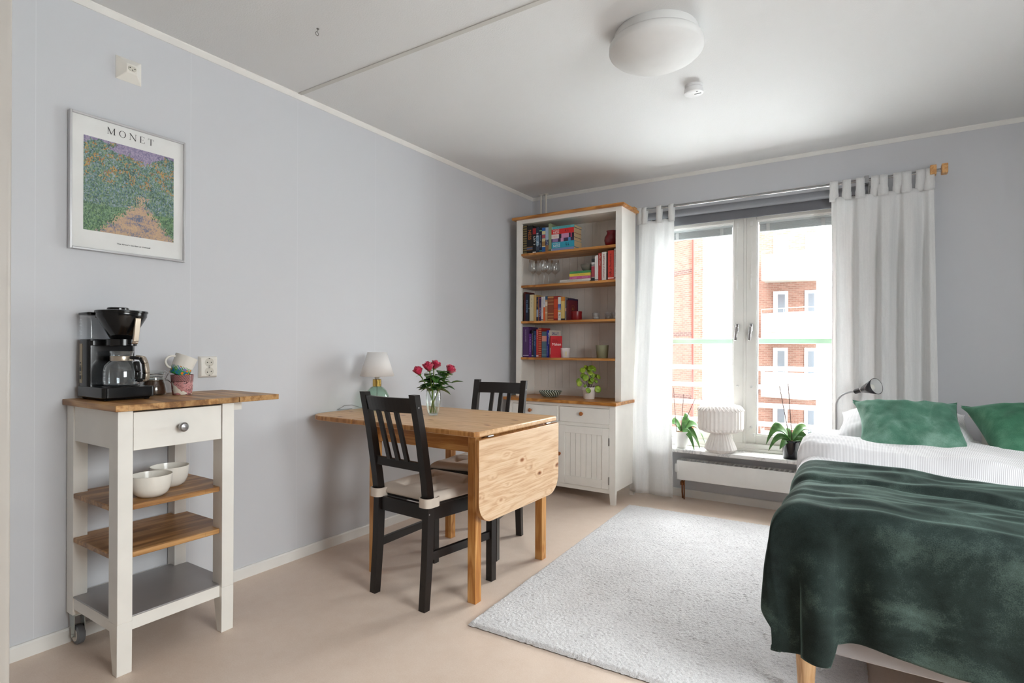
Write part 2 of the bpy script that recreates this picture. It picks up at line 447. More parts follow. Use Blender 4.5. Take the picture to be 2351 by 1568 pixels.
# ------------------------------------------------------------------ radiator, pipes
rad = thing('radiator', 'long low white panel radiator below the window sill', 'radiator', (1.9, -.1, .14))
RX0, RX1 = 1.295, 2.75
RP = mat('radiator_enamel', '#e9e8e5', .3)
b = MB(); b.box(RX0, -.135, .148, RX1, -.123, .286); b.box(RX0, -.045, .148, RX1, -.033, .286); b.box(RX0, -.133, .150, RX0+.008, -.035, .284)
b.build('panel', RP, rad, bevel=.003)
b = MB(); n = 46
for k in range(n+1):
    x = RX0+(RX1-RX0-.012)*k/n; b.box(x, -.124, .272, x+.012, -.044, .2855)
b.build('grille', RP, rad)
b = MB(); b.box(RX0+.01, -.121, .155, RX1-.01, -.047, .268)
b.build('convector_core', mat('radiator_inside', '#2b2927', .7), rad)
b = MB(); b.tube([(1.318, -.075, .155), (1.318, -.075, .05), (1.318, -.06, .0)], .006, 8); b.tube([(1.335, -.085, .155), (1.335, -.085, .0)], .005, 8)
b.lathe([(.014, 0), (.014, .02), (.009, .03)], (1.318, -.075, .10), 12)
b.build('valve', mat('copper_brass', '#8a5a3c', .35, 1), rad)
b = MB(); b.lathe([(.017, 0), (.02, .01), (.02, .05), (.015, .06)], (1.297, -.12, .20), 16)
b.build('thermostat_knob', RP, rad, smooth=True)
for (x, lab) in ((.121, 'left one of two thin white heating pipes in the ceiling corner above the bookcase'), (.17, 'right one of two thin white heating pipes in the ceiling corner above the bookcase')):
    t_ = thing('heating_pipe', lab, 'pipe', (x, -.06, 0), 'heating pipes in the corner')
    b = MB(); b.tube([(x, -.06, 0), (x, -.06, ZC)], .0075, 12); b.build('pipe', mat('pipe_enamel', '#d9d5cc', .35), t_, smooth=True)
    b = MB(); b.lathe([(.0085, -.006), (.019, -.004), (.021, 0)], (x, -.06, ZC), 20); b.build('ceiling_collar', mat('pipe_enamel', '#d9d5cc', .35), t_, smooth=True)

# ------------------------------------------------------------------ roller blind and curtain rail
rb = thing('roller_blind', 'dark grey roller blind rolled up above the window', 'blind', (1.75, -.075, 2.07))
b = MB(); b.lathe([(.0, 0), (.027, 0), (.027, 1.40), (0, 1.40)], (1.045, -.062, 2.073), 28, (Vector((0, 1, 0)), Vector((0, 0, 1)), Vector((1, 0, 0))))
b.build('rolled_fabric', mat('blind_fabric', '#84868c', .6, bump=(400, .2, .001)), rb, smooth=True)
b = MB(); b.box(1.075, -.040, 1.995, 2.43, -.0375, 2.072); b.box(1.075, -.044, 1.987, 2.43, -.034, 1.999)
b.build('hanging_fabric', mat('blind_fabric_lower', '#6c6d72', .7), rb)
for x in (1.026, 2.447):
    b = MB(); b.prism(rr(-.09, 2.03, -.002, 2.105, .02), x, x+.006, 'x'); b.lathe([(.018, 0), (.018, .014), (.01, .016)], (x+.006 if x > 2 else x-.014, -.062, 2.073), 16, (Vector((0, 1, 0)), Vector((0, 0, 1)), Vector((1, 0, 0))))
    b.build('bracket', mat('bracket_plastic', '#c8c8c8', .4), rb, smooth=True)
rail = thing('curtain_rail', 'thin silver double curtain rail over the window with wooden end blocks', 'curtain rail', (1.85, -.1, 2.12))
b = MB()
for (dy, dz) in ((-.098, 2.128), (-.118, 2.112)): b.tube([(.965, dy, dz), (2.83, dy, dz)], .0045, 8)
b.build('rod', mat('rail_aluminium', '#c3c5c8', .25, 1), rail, smooth=True)
for x in (2.762, 2.815, .955):
    b = MB(); b.box(x-.013, -.136, 2.094, x+.017, -.08, 2.148); b.build('end_block', wood('beech_block', '#c08a52', '#d09c63', '#dbab74', 'y', scale=2), rail, bevel=.003)
for x in (2.44,):
    b = MB(); b.box(x-.012, -.124, 2.098, x+.012, -.09, 2.142); b.box(x-.008, -.094, 2.108, x+.008, 0, 2.132); b.build('bracket', mat('rail_bracket_grey', '#8f9092', .4), rail, bevel=.002)

# ------------------------------------------------------------------ curtains
def curtain_material():
    t = NT('curtain_linen'); co = t.coord()
    wv = t.add('ShaderNodeVectorMath', {0: co, 1: (350, 350, 90)}, operation='MULTIPLY'); n = t.noise(wv, 1, 3, .6)
    wv2 = t.add('ShaderNodeVectorMath', {0: co, 1: (90, 90, 4)}, operation='MULTIPLY'); n2 = t.noise(wv2, 1, 3, .6)
    c = t.mix(.5, t.ramp(n, [(.3, '#e6e6e6'), (.7, '#f3f3f3')]), t.ramp(n2, [(.3, '#e6e6e6'), (.7, '#f4f4f3')]))
    d = t.add('ShaderNodeBsdfDiffuse', {'Color': c}); tl = t.add('ShaderNodeBsdfTranslucent', {'Color': c})
    bp = t.add('ShaderNodeBump', {'Height': n, 'Strength': .15, 'Distance': .001}); t.set(d, 'Normal', bp)
    tr = t.add('ShaderNodeBsdfTransparent', {'Color': (1, 1, 1)})
    m1 = t.add('ShaderNodeMixShader', {0: .32, 1: d.outputs[0], 2: tl.outputs[0]})
    m2 = t.add('ShaderNodeMixShader', {0: .05, 1: m1.outputs[0], 2: tr.outputs[0]})
    t.t.links.new(m2.outputs[0], t.out.inputs[0]); return t.m
LINEN = curtain_material()
def make_curtain(name, label, xt, xb, tabs, tabw, fold, ztop, zbot, seed, ydepth, bulge=None):
    th = thing(name, label, 'curtain', ((xt[0]+xt[1])/2, -.11, 0), 'curtains at the window')
    rn = random.Random(seed); ph = rn.uniform(0, 6)
    def P(u, v):
        k = sstep(0, .22, v)
        x0 = xt[0]+(xb[0]-xt[0])*v; x1 = xt[1]+(xb[1]-xt[1])*v
        if bulge: x1 += bulge(v)
        wx = u+.012*sin(u*fold*pi*2+ph)*(1-v*.4)
        x = x0+(x1-x0)*wx
        A = ydepth*(.35+.65*k)*(1-.45*v*(0 if len(tabs) > 6 else 1))
        q = noise.noise(Vector((u*3.1+seed, v*1.2, seed*.7)))
        y = -.108-(.070 if len(tabs) > 6 else .088)*sstep(.1, .72, v)+A*sin(2*pi*fold*(u+.035*q+.02*sin(3*v))+ph)+.35*A*sin(2*pi*fold*2.03*u+1.3+2*q)+.012*q*v
        z = ztop+(zbot-ztop)*v
        if v < .012: z += -.006*abs(sin(pi*(u*len(tabs))))
        return (x, y, z)
    b = MB(); b.grid(P, 180, 60); b.build('curtain_panel', LINEN, th, smooth=True, solid=.0012, angle=180)
    # tabs: loops over the rail, sewn to the top edge
    for (tx, tz) in tabs:
        u = (tx-xt[0])/(xt[1]-xt[0]); px, py, pz = P(max(0, min(1, u)), .0)
        b = MB()
        loop = [(py-.004, pz-.02), (-.124, ztop+.03), (-.128, 2.118), (-.118, 2.135), (-.104, 2.1355), (-.090, 2.132), (-.087, 2.112), (py+.012, pz+.03), (py+.006, pz-.015)]
        L = len(loop)
        def T(a, c, tx=tx, px=px, loop=loop, L=L):
            i = c*(L-1); j = min(int(i), L-2); f = i-j
            y = loop[j][0]*(1-f)+loop[j+1][0]*f; z = loop[j][1]*(1-f)+loop[j+1][1]*f
            return (px+(a-.5)*tabw*(1+.12*(c < .1)), y, z)
        b.grid(T, 3, 33); b.build('tab', LINEN, th, smooth=True, solid=.0015, angle=80)
make_curtain('curtain', 'short bundled white tab top curtain left of the window beside the bookcase', (.992, 1.262), (.958, 1.288),
             [(1.0, 0), (1.045, 0), (1.155, 0), (1.24, 0)], .038, 2.3, 2.035, .030, 3, .016)
make_curtain('curtain', 'wide pleated white tab top curtain hanging right of the window behind the bed', (2.245, 2.775), (2.262, 2.80),
             [(2.262, 0), (2.335, 0), (2.412, 0), (2.478, 0), (2.53, 0), (2.59, 0), (2.645, 0), (2.70, 0), (2.752, 0)], .046, 4.6, 2.035, .02, 8, .03)

# ------------------------------------------------------------------ balcony railing outside and the house opposite
GREENR = mat('pale_green_rail_paint', '#86ad97', .5)
SLAT = mat('railing_slat_paint', '#e3e6e8', .5)
rl = thing('balcony_railing', 'railing outside the window with a pale green handrail and white slats', 'railing', (1.7, .8, -.3))
b = MB(); b.box(-.6, .775, 1.128, 5, .825, 1.172); b.build('handrail', GREENR, rl, bevel=.006)
for z in (.908, .757, .607, .455):
    b = MB(); b.box(-.6, .79, z, 5, .81, z+.037); b.build('slat', SLAT, rl)
for x in (-.55, 4.6):
    b = MB(); b.box(x, .785, -.3, x+.04, .815, 1.13); b.build('post', SLAT, rl)
b = MB(); b.box(-.7, .25, -.42, 5.1, .9, -.3); b.build('slab', mat('concrete', '#8d8b88', .8), rl)

def brick_material(name, c1, c2, mortar):
    t = NT(name); tc = t.add('ShaderNodeTexCoord')
    co = t.add('ShaderNodeMapping', {'Vector': tc.outputs['UV']})
    br = t.add('ShaderNodeTexBrick', {'Vector': co, 'Color1': (*srgb(c1), 1), 'Color2': (*srgb(c2), 1), 'Mortar': (*srgb(mortar), 1), 'Scale': 1.0,
         'Mortar Size': .011, 'Brick Width': .25, 'Row Height': .0875, 'Bias': -.2}, offset=.5)
    t.set(t.b, 'Base Color', br); t.set(t.b, 'Roughness', .85); return t.m
BRICK = brick_material('red_brick', '#68493d', '#7b5b4f', '#76675e')
BAND = brick_material('dark_brick_band', '#4f3733', '#5a403c', '#7d675d')
def wallquad(b, p0, p1, z0, z1, uvs):
    b.add([(p0[0], p0[1], z0), (p1[0], p1[1], z0), (p1[0], p1[1], z1), (p0[0], p0[1], z1)], [(0, 1, 2, 3)])
    L = (Vector(p1)-Vector(p0)).length; uvs.append([(0, z0), (L, z0), (L, z1), (0, z1)])
def brick_wall(name, p0, p1, z0, z1, thick, parent, m, n_out):
    b = MB(); p0 = Vector((*p0, 0)); p1 = Vector((*p1, 0)); n = Vector((*n_out, 0)).normalized()*thick
    q = [p0, p1, p1-n, p0-n]
    b.hexa([(v.x, v.y, z0) for v in q], [(v.x, v.y, z1) for v in q])
    o = b.build(name, m, parent); me = o.data; uv = me.uv_layers.new(name='UVMap'); off = world_off(parent)
    d = (p1-p0).normalized()
    for poly in me.polygons:
        for li in poly.loop_indices:
            w_ = me.vertices[me.loops[li].vertex_index].co+off
            uv.data[li].uv = ((w_-p0).dot(d)+(w_-p0).dot(n.normalized())*(1 if abs(poly.normal.dot(d)) > .5 else 0), w_.z)
    return o
house = thing('apartment_building', 'red brick apartment block with white stacked balconies seen through the window', 'building', (-3.5, 19.8, -7))
C_ = Vector((-3.54, 19.82)); L_ = Vector((-5.04, 20.76)); Dn = Vector((.69, 2.71)); Ln = (L_-C_).normalized()
Lf = C_+Ln*12; Rf = C_+Dn*1.95
nL = (-.53, -.85); nR = (.97, -.25)
FL = [-4.65, -1.95, .75, 3.45, 6.15]     # floor lines
def facade(p0, p1, nn):
    brick_wall('wall', p0, p1, -7, 12, .4, house, BRICK, nn)
    nv = Vector(nn).normalized()*.012
    for z in (-6.33, -3.63, -.95, 1.76, 4.45, 7.1):
        brick_wall('brick_band', (p0[0]+nv[0], p0[1]+nv[1]), (p1[0]+nv[0], p1[1]+nv[1]), z-.09, z+.09, .02, house, BAND, nn)
facade(tuple(Lf), tuple(C_), nL)
facade(tuple(C_), tuple(Rf), nR)
E0 = Rf; E1 = Vector((.22, 25.4)); nE = (.05, -1)
brick_wall('wall', tuple(E0), tuple(E1), -7, 12, .4, house, BRICK, nE)
pn = Vector(nL).normalized(); pp = C_+Ln*.42+pn*.09
b = MB(); b.tube([(pp.x, pp.y, -7), (pp.x, pp.y, 12)], .075, 12); b.build('downpipe', mat('red_downpipe', '#9c3a34', .5), house, smooth=True)
BW = mat('balcony_white_boards', '#c9c9c9', .6); WD = mat('house_window_white', '#b9bcbe', .5); GL = mat('house_window_glass', '#5d666e', .1)
B0, B1, B2 = Vector((-1.93, 24.0)), Vector((.063, 23.15)), Vector((1.5, 25.3)); B3 = Vector((-1.93, 24.9))
for k in range(-1, 3):
    z0 = -1.08+2.7*k
    bal = [(B0.x, B0.y), (B1.x, B1.y), (B2.x, B2.y), (1.2, 26.2), (-1.9, 25.0)]
    b = MB(); b.prism(bal, z0-.02, z0+.24); b.build('balcony_slab', mat('weathered_concrete', '#8e8a83', .8), house)
    b = MB()
    for (p, q) in ((B0, B1), (B1, B2), (B3, B0)):
        d = (q-p); L = d.length; nn = Vector((d.y, -d.x)).normalized()*.02
        for r_ in range(6):
            za = z0+.26+r_*.148
            b.hexa([(p.x, p.y, za), (q.x, q.y, za), (q.x-nn.x, q.y-nn.y, za), (p.x-nn.x, p.y-nn.y, za)],
                   [(p.x, p.y, za+.138), (q.x, q.y, za+.138), (q.x-nn.x, q.y-nn.y, za+.138), (p.x-nn.x, p.y-nn.y, za+.138)])
    b.build('balcony_boards', BW, house)
    b = MB(); zt = z0+1.33
    b.tube([(B0.x, B0.y+.1, zt), (B1.x, B1.y, zt), (B2.x, B2.y, zt)], .02, 6)
    for p in (B0, B1, B2, (B1+B2)/2, (B0+B1)/2): b.tube([(p.x, p.y+.02, z0+1.1), (p.x, p.y+.02, zt)], .012, 5)
    b.build('balcony_handrail', GREENR, house)
    dE = (E1-E0).normalized()
    def onE(s_, off=.03): return E0+dE*s_+Vector(nE).normalized()*off
    for (s0, s1, nm) in ((.62, 1.25, 'balcony_door'), (1.95, 2.45, 'balcony_window')):
        a, c = onE(s0), onE(s1)
        zb = z0+.3; ztp = z0+2.25
        b = MB(); b.hexa([(a.x, a.y, zb), (c.x, c.y, zb), (c.x, c.y+.06, zb), (a.x, a.y+.06, zb)], [(a.x, a.y, ztp), (c.x, c.y, ztp), (c.x, c.y+.06, ztp), (a.x, a.y+.06, ztp)])
        f_ = b.build(nm, WD, house)
        a, c = onE(s0+.32*(s1-s0), .05), onE(s1-.2*(s1-s0), .05)
        b = MB(); b.hexa([(a.x, a.y, zb+.2), (c.x, c.y, zb+.2), (c.x, c.y+.02, zb+.2), (a.x, a.y+.02, zb+.2)], [(a.x, a.y, ztp-.15), (c.x, c.y, ztp-.15), (c.x, c.y+.02, ztp-.15), (a.x, a.y+.02, ztp-.15)])
        b.build('pane', GL, f_)
    b = MB(); q0 = onE(2.0, -.01); b.box(.4, 25.7, z0+.2, 1.6, 25.8, z0+2.4); b.build('glazed_screen', WD, house)
o = MB().box(-60, 1.2, -7.2, 60, 120, -7).build('courtyard_ground', mat('snowy_ground', '#cdd0d1', .9)); o['kind'] = 'structure'
def bare_tree(x, y, label, seed, hgt=7.6):
    t_ = thing('bare_tree', label, 'tree', (x, y, -7), 'bare trees behind the balconies')
    rn = random.Random(seed); b = MB()
    def br(p, d, L, r, k):
        q = p+d*L; b.tube([p, p+d*L*.5+Vector((rn.uniform(-.05, .05), rn.uniform(-.05, .05), 0))*L, q], [r, r*.85, r*.65], 5)
        if k == 0: return
        for _ in range(3):
            nd = (d+Vector((rn.uniform(-.75, .75), rn.uniform(-.5, .5), rn.uniform(-.1, .5)))).normalized()
            br(p+d*L*rn.uniform(.55, 1), nd, L*rn.uniform(.55, .8), r*.6, k-1)
    br(Vector((x, y, -7)), Vector((0, 0, 1)), hgt*.42, .12, 5)
    b.build('trunk_and_branches', mat('grey_bark', '#6f7076', .9), t_)
bare_tree(3.6, 36, 'pale leafless tree between the balconies, the nearer and taller one', 4, 9.5)
bare_tree(5.6, 43, 'smaller leafless tree further off, just left of the right curtain', 9, 8.5)
# ------------------------------------------------------------------ kitchen trolley
OAK = wood('oak_staves', '#8f6236', '#b3834e', '#cda06a', 'x', (.30, .043), 0, .4, 1.0, .30)
OAKY = wood('oak_staves_lengthwise', '#8f6236', '#b3834e', '#c99a64', 'y', (.26, .043), 0, .4, 1.0, .30)
cart = thing('kitchen_trolley', 'white kitchen trolley with oak top, two oak shelves and a steel bottom shelf', 'trolley', (.21, -3.12, 0))
b = MB(); b.box(.0, -3.328, .869, .428, -2.910, .890); b.build('worktop', OAK, cart, bevel=.002)
b = MB(); b.box(.012, -2.907, .869, .428, -2.738, .890); b.build('folding_leaf', OAK, cart, bevel=.002)
b = MB(); b.box(.30, -2.915, .83, .33, -2.84, .868); b.box(.05, -2.915, .83, .08, -2.84, .868); b.build('leaf_bracket', GREYWHITE, cart)
CW = GREYWHITE
def cleg(y0, y1, front):
    b = MB()
    if front:
        b.box(.348, y0, .17, .412, y1, .869)
        b.hexa([(.379, y0, .0), (.410, y0, .0), (.410, y1, .0), (.379, y1, .0)], [(.348, y0, .17), (.412, y0, .17), (.412, y1, .17), (.348, y1, .17)])
    else: b.box(.006, y0, .112, .062, y1, .869)
    return b.build('leg', CW, cart, bevel=.0015)
cleg(-3.315, -3.270, True); cleg(-2.966, -2.920, True); cleg(-3.315, -3.270, False); cleg(-2.966, -2.920, False)
b = MB(); b.box(.03, -3.311, .742, .35, -3.293, .868); b.box(.03, -2.941, .742, .35, -2.925, .868); b.box(.01, -3.29, .742, .024, -2.94, .868)
b.build('apron', CW, cart)
b = MB(); b.box(.392, -3.2675, .7345, .409, -2.9685, .862); b.box(.05, -3.26, .745, .392, -2.98, .756)
dr = b.build('drawer', CW, cart, bevel=.0015)
AXX = (Vector((0, 1, 0)), Vector((0, 0, 1)), Vector((1, 0, 0)))
b = MB(); b.lathe([(.008, 0), (.0065, .010), (.0085, .016), (.0155, .021), (.0165, .029), (.012, .034), (.0, .036)], (.409, -3.119, .799), 24, AXX)
b.build('knob', STEEL, dr, smooth=True)
def notched(z0, z1, x0, x1):
    y0, y1 = -3.318, -2.917
    return [(x0+.035, y0+.003), (x1-.052, y0+.003), (x1-.052, y0+.05), (x1-.005, y0+.05), (x1, y0+.055), (x1, y1-.055), (x1-.005, y1-.05), (x1-.052, y1-.05), (x1-.052, y1), (x0+.035, y1), (x0+.035, y1-.05), (x0, y1-.05), (x0, y0+.05), (x0+.035, y0+.05)]
for z in (.553, .394):
    b = MB(); b.prism(notched(0, 0, .03, .402), z-.018, z); b.build('shelf', OAKY, cart, bevel=.003)
b = MB(); b.prism(notched(0, 0, .03, .398), .176, .182); b.build('steel_shelf', mat('dull_steel', '#a3a1a1', .42, .45), cart, bevel=.0015)
b = MB(); b.box(.378, -3.27, .134, .396, -2.966, .176); b.box(.03, -3.311, .134, .38, -3.295, .176); b.box(.03, -2.941, .134, .38, -2.925, .176); b.box(.01, -3.27, .134, .026, -2.966, .176)
b.build('bottom_rail', CW, cart)
for yc in (-3.292, -2.943):
    b = MB(); b.lathe([(.0, -.012), (.030, -.012), (.034, -.009), (.034, .009), (.030, .012), (0, .012)], (.048, yc, .034), 28, (Vector((1, 0, 0)), Vector((0, 0, 1)), Vector((0, 1, 0))))
    cs = b.build('caster', mat('grey_rubber', '#73767b', .55), cart, smooth=True)
    b = MB(); b.lathe([(0, -.0135), (.022, -.0135), (.022, .0135), (0, .0135)], (.048, yc, .034), 24, (Vector((1, 0, 0)), Vector((0, 0, 1)), Vector((0, 1, 0))))
    b.build('wheel_hub', mat('hub_plastic', '#c9c4bb', .5), cs)
    b = MB()
    for s in (-1, 1): b.hexa([(.034, yc+s*.016-.001, .03), (.058, yc+s*.016-.001, .03), (.058, yc+s*.016+.001, .03), (.034, yc+s*.016+.001, .03)], [(.012, yc+s*.016-.001, .11), (.058, yc+s*.016-.001, .11), (.058, yc+s*.016+.001, .11), (.012, yc+s*.016+.001, .11)])
    b.box(.012, yc-.018, .106, .060, yc+.018, .112); b.lathe([(.006, -.021), (.006, .021)], (.048, yc, .034), 6, (Vector((1, 0, 0)), Vector((0, 0, 1)), Vector((0, 1, 0))))
    b.build('fork', mat('zinc_plate', '#b5b9b4', .3, 1), cs)

# bowls
CER = mat('white_glazed_ceramic', '#e6e2da', .14)
def bowl(loc, label):
    t_ = thing('ribbed_bowl', label, 'bowl', loc, 'ribbed white bowls on the trolley shelf')
    x, y, z = loc
    def rf(r, zz, i, n, k): return r*(1+(.006 if (i % 2 and 1 < k < 7) else 0))
    prof = [(.030, 0), (.040, .001), (.052, .012), (.060, .030), (.0635, .050), (.0645, .066), (.0650, .072), (.0655, .076), (.0635, .076), (.062, .066), (.058, .035), (.048, .012), (.03, .006), (0, .005)]
    b = MB(); b.lathe(prof, (x, y, z), 120, rfun=rf, cap=True); b.build('bowl_body', CER, t_, smooth=True, angle=60)
bowl((.325, -3.175, .553), 'white ribbed bowl on the upper trolley shelf, the nearer one')
bowl((.225, -3.065, .553), 'white ribbed bowl on the upper trolley shelf, behind the nearer bowl')

# coffee maker
cm = thing('coffee_maker', 'black filter coffee maker with glass jug on the left of the trolley top', 'coffee maker', (.13, -3.21, .89))
X0, X1, Y0, Y1, ZB = .018, .242, -3.292, -3.122, .895
b = MB(); b.prism(rr(X0, Y0, X1, Y1, .018, 6), ZB+.004, ZB+.042); b.prism(rr(X0+.01, Y0+.01, X1-.01, Y1-.01, .014, 6), ZB-.001, ZB+.004)
for (fx, fy) in ((.04, -3.27), (.04, -3.145), (.22, -3.27), (.22, -3.145)): b.lathe([(.009, -.005), (.01, 0)], (fx, fy, ZB), 12)
b.build('base', BLACKP, cm, bevel=.003)
b = MB(); b.lathe([(0, 0), (.058, 0), (.056, .003), (0, .003)], (.170, -3.207, ZB+.042), 32); b.build('warming_plate', mat('hotplate', '#1b1b1d', .3, .5), cm, smooth=True)
b = MB(); b.prism(rr(X0+.004, Y0+.006, X0+.082, Y1-.008, .012, 5), ZB+.04, 1.108)
b.prism(rr(X0+.004, Y0+.012, X0+.088, Y1-.014, .012, 5), 1.085, 1.104); b.build('column', BLACKP, cm, bevel=.002)
b = MB(); b.box(X0+.016, Y0+.0045, .948, X0+.034, Y0+.0065, 1.092); cp = b.build('control_strip', mat('champagne_metal', '#a9997f', .35, .9), cm)
b = MB()
for z in (.962, .992): b.box(X0+.019, Y0+.003, z, X0+.031, Y0+.005, z+.014)
for z in (.982, 1.008, 1.02): b.box(X0+.021, Y0+.003, z, X0+.029, Y0+.005, z+.004)
b.build('button', DARKP, cp)
b = MB(); b.prism(rr(X0+.002, Y0+.006, X0+.084, Y1-.010, .012, 5), 1.110, 1.198); b.build('water_tank', glass('tank_plastic', (.93, .95, .97), .03, 1.6, .06), cm, smooth=True)
b = MB()
for k in range(6): b.box(X0+.015, Y0+.0048, 1.125+k*.011, X0+.027, Y0+.0058, 1.126+k*.011)
b.build('tank_scale', mat('white_print', '#e9ecee', .5), cm)
b = MB(); b.prism(rr(X0, Y0+.003, X0+.09, Y1-.006, .012, 5), 1.196, 1.206); b.prism(rr(X0+.03, Y0+.045, X0+.12, Y1-.045, .01, 4), 1.188, 1.214)
b.build('tank_lid', BLACKP, cm, bevel=.002)
FC = (.172, -3.207)
b = MB(); b.lathe([(.030, 1.108), (.036, 1.112), (.0775, 1.19), (.0785, 1.203), (.078, 1.205), (0, 1.205)], (*FC, 0), 40); b.build('filter_holder', BLACKP, cm, smooth=True)
b = MB(); b.lathe([(.0805, 1.203), (.082, 1.207), (.081, 1.211), (.06, 1.214), (0, 1.215)], (*FC, 0), 40); b.lathe([(.034, 1.213), (.034, 1.222), (.031, 1.225), (0, 1.225)], (FC[0]-.03, FC[1], 0), 32)
b.build('filter_lid', BLACKP, cm, smooth=True)
b = MB(); b.lathe([(.045, 1.084), (.047, 1.086), (.047, 1.108), (.044, 1.110), (0, 1.110)], (*FC, 0), 36); b.box(X0+.07, FC[1]-.035, 1.086, FC[0], FC[1]+.035, 1.106); b.build('filter_seat', BLACKP, cm, smooth=True)
_c = Vector((*FC, 0))
def strap(pts, wdt, thk, an):
    b = MB(); _d = Vector((cos(an), sin(an), 0)); side = Vector((-sin(an), cos(an), 0))
    for p, q in zip(pts[:-1], pts[1:]):
        P0 = _c+_d*p[0]+Vector((0, 0, p[1])); P1 = _c+_d*q[0]+Vector((0, 0, q[1])); nn = (P1-P0).normalized().cross(side).normalized()*thk/2
        b.hexa([P0-side*wdt/2-nn, P0+side*wdt/2-nn, P0+side*wdt/2+nn, P0-side*wdt/2+nn], [P1-side*wdt/2-nn, P1+side*wdt/2-nn, P1+side*wdt/2+nn, P1-side*wdt/2+nn])
    return b
CHAMP = mat('brushed_champagne', '#bdb0a0', .3, .85)
strap([(.078, 1.185), (.066, 1.10), (.060, 1.092)], .021, .007, .28).build('swing_arm', CHAMP, cm, bevel=.002)
# jug
jp = [(.048, .0), (.054, .004), (.056, .02), (.055, .05), (.050, .072), (.038, .086), (.033, .092), (.033, .108), (.037, .124), (.0365, .124)]
b = MB(); b.lathe(jp, (*FC, ZB+.046), 40, cap=False); b.lathe([(0, .0), (.048, 0)], (*FC, ZB+.046), 40, cap=False)
jg = b.build('glass_jug', glass('jug_glass', (.90, .92, .93), .02, 1.8, .03), cm, smooth=True, solid=.0015)
b = MB(); b.lathe([(.0345, .088), (.0350, .09), (.0350, .105), (.0345, .107)], (*FC, ZB+.046), 36, cap=False); b.build('collar', CHAMP, jg, smooth=True, solid=.001)
b = MB()
for k in range(4):
    b.box(FC[0]+.0, FC[1]-.0575, ZB+.062+k*.013, FC[0]+.012, FC[1]-.0565, ZB+.063+k*.013)
b.build('jug_scale', mat('white_print', '#e9ecee', .5), jg)
strap([(.034, 1.042), (.070, 1.040), (.082, 1.02), (.086, .985), (.084, .962), (.060, .958), (.056, .962), (.058, .99), (.052, 1.028)], .022, .012, .62).build('handle_grip', BLACKP, jg, bevel=.003)
strap([(.055, 1.048), (.078, 1.044), (.088, 1.022), (.093, .985), (.091, .962), (.080, .955)], .021, .006, .62).build('handle_trim', CHAMP, jg, bevel=.002)

# swing-top jar
jr = thing('clip_top_jar', 'clip top glass jar of brown ground coffee behind the coffee maker', 'jar', (.078, -3.055, .89))
b = MB(); b.lathe([(.036, 0), (.042, .004), (.044, .02), (.040, .042), (.034, .056), (.034, .072), (.036, .074)], (.078, -3.055, .89), 36, cap=False); b.lathe([(0, .001), (.036, .001)], (.078, -3.055, .89), 36, cap=False)
b.build('glass_body', glass('jar_glass', (.95, .97, .96), .02, 1.4), jr, smooth=True, solid=.002)
b = MB(); b.lathe([(.034, .003), (.0405, .006), (.0425, .02), (.0385, .042), (.033, .055), (.032, .058), (0, .056)], (.078, -3.055, .89), 32)
b.build('ground_coffee', mat('ground_coffee', '#42240f', .9, bump=(300, .6, .002)), jr, smooth=True)
b = MB(); b.lathe([(.037, .078), (.040, .082), (.038, .094), (.03, .099), (0, .1)], (.078, -3.055, .89), 36); b.build('glass_lid', glass('jar_glass', (.95, .97, .96), .02, 1.4), jr, smooth=True)
b = MB()
for z in (.060, .072, .082): b.tube([(.078+.0375*cos(a*pi/12), -3.055+.0375*sin(a*pi/12), .89+z) for a in range(24)], .0013, 6, True)
b.tube([(.09, -3.018, .952), (.094, -3.008, .975), (.085, -3.017, .985), (.08, -3.02, .975)], .0014, 6)
b.tube([(.085, -3.018, .95), (.098, -3.000, .94), (.115, -2.992, .915), (.118, -2.996, .918), (.1, -3.008, .945), (.09, -3.02, .955)], .0014, 6)
b.build('wire_clip', CHROME, jr, smooth=True)

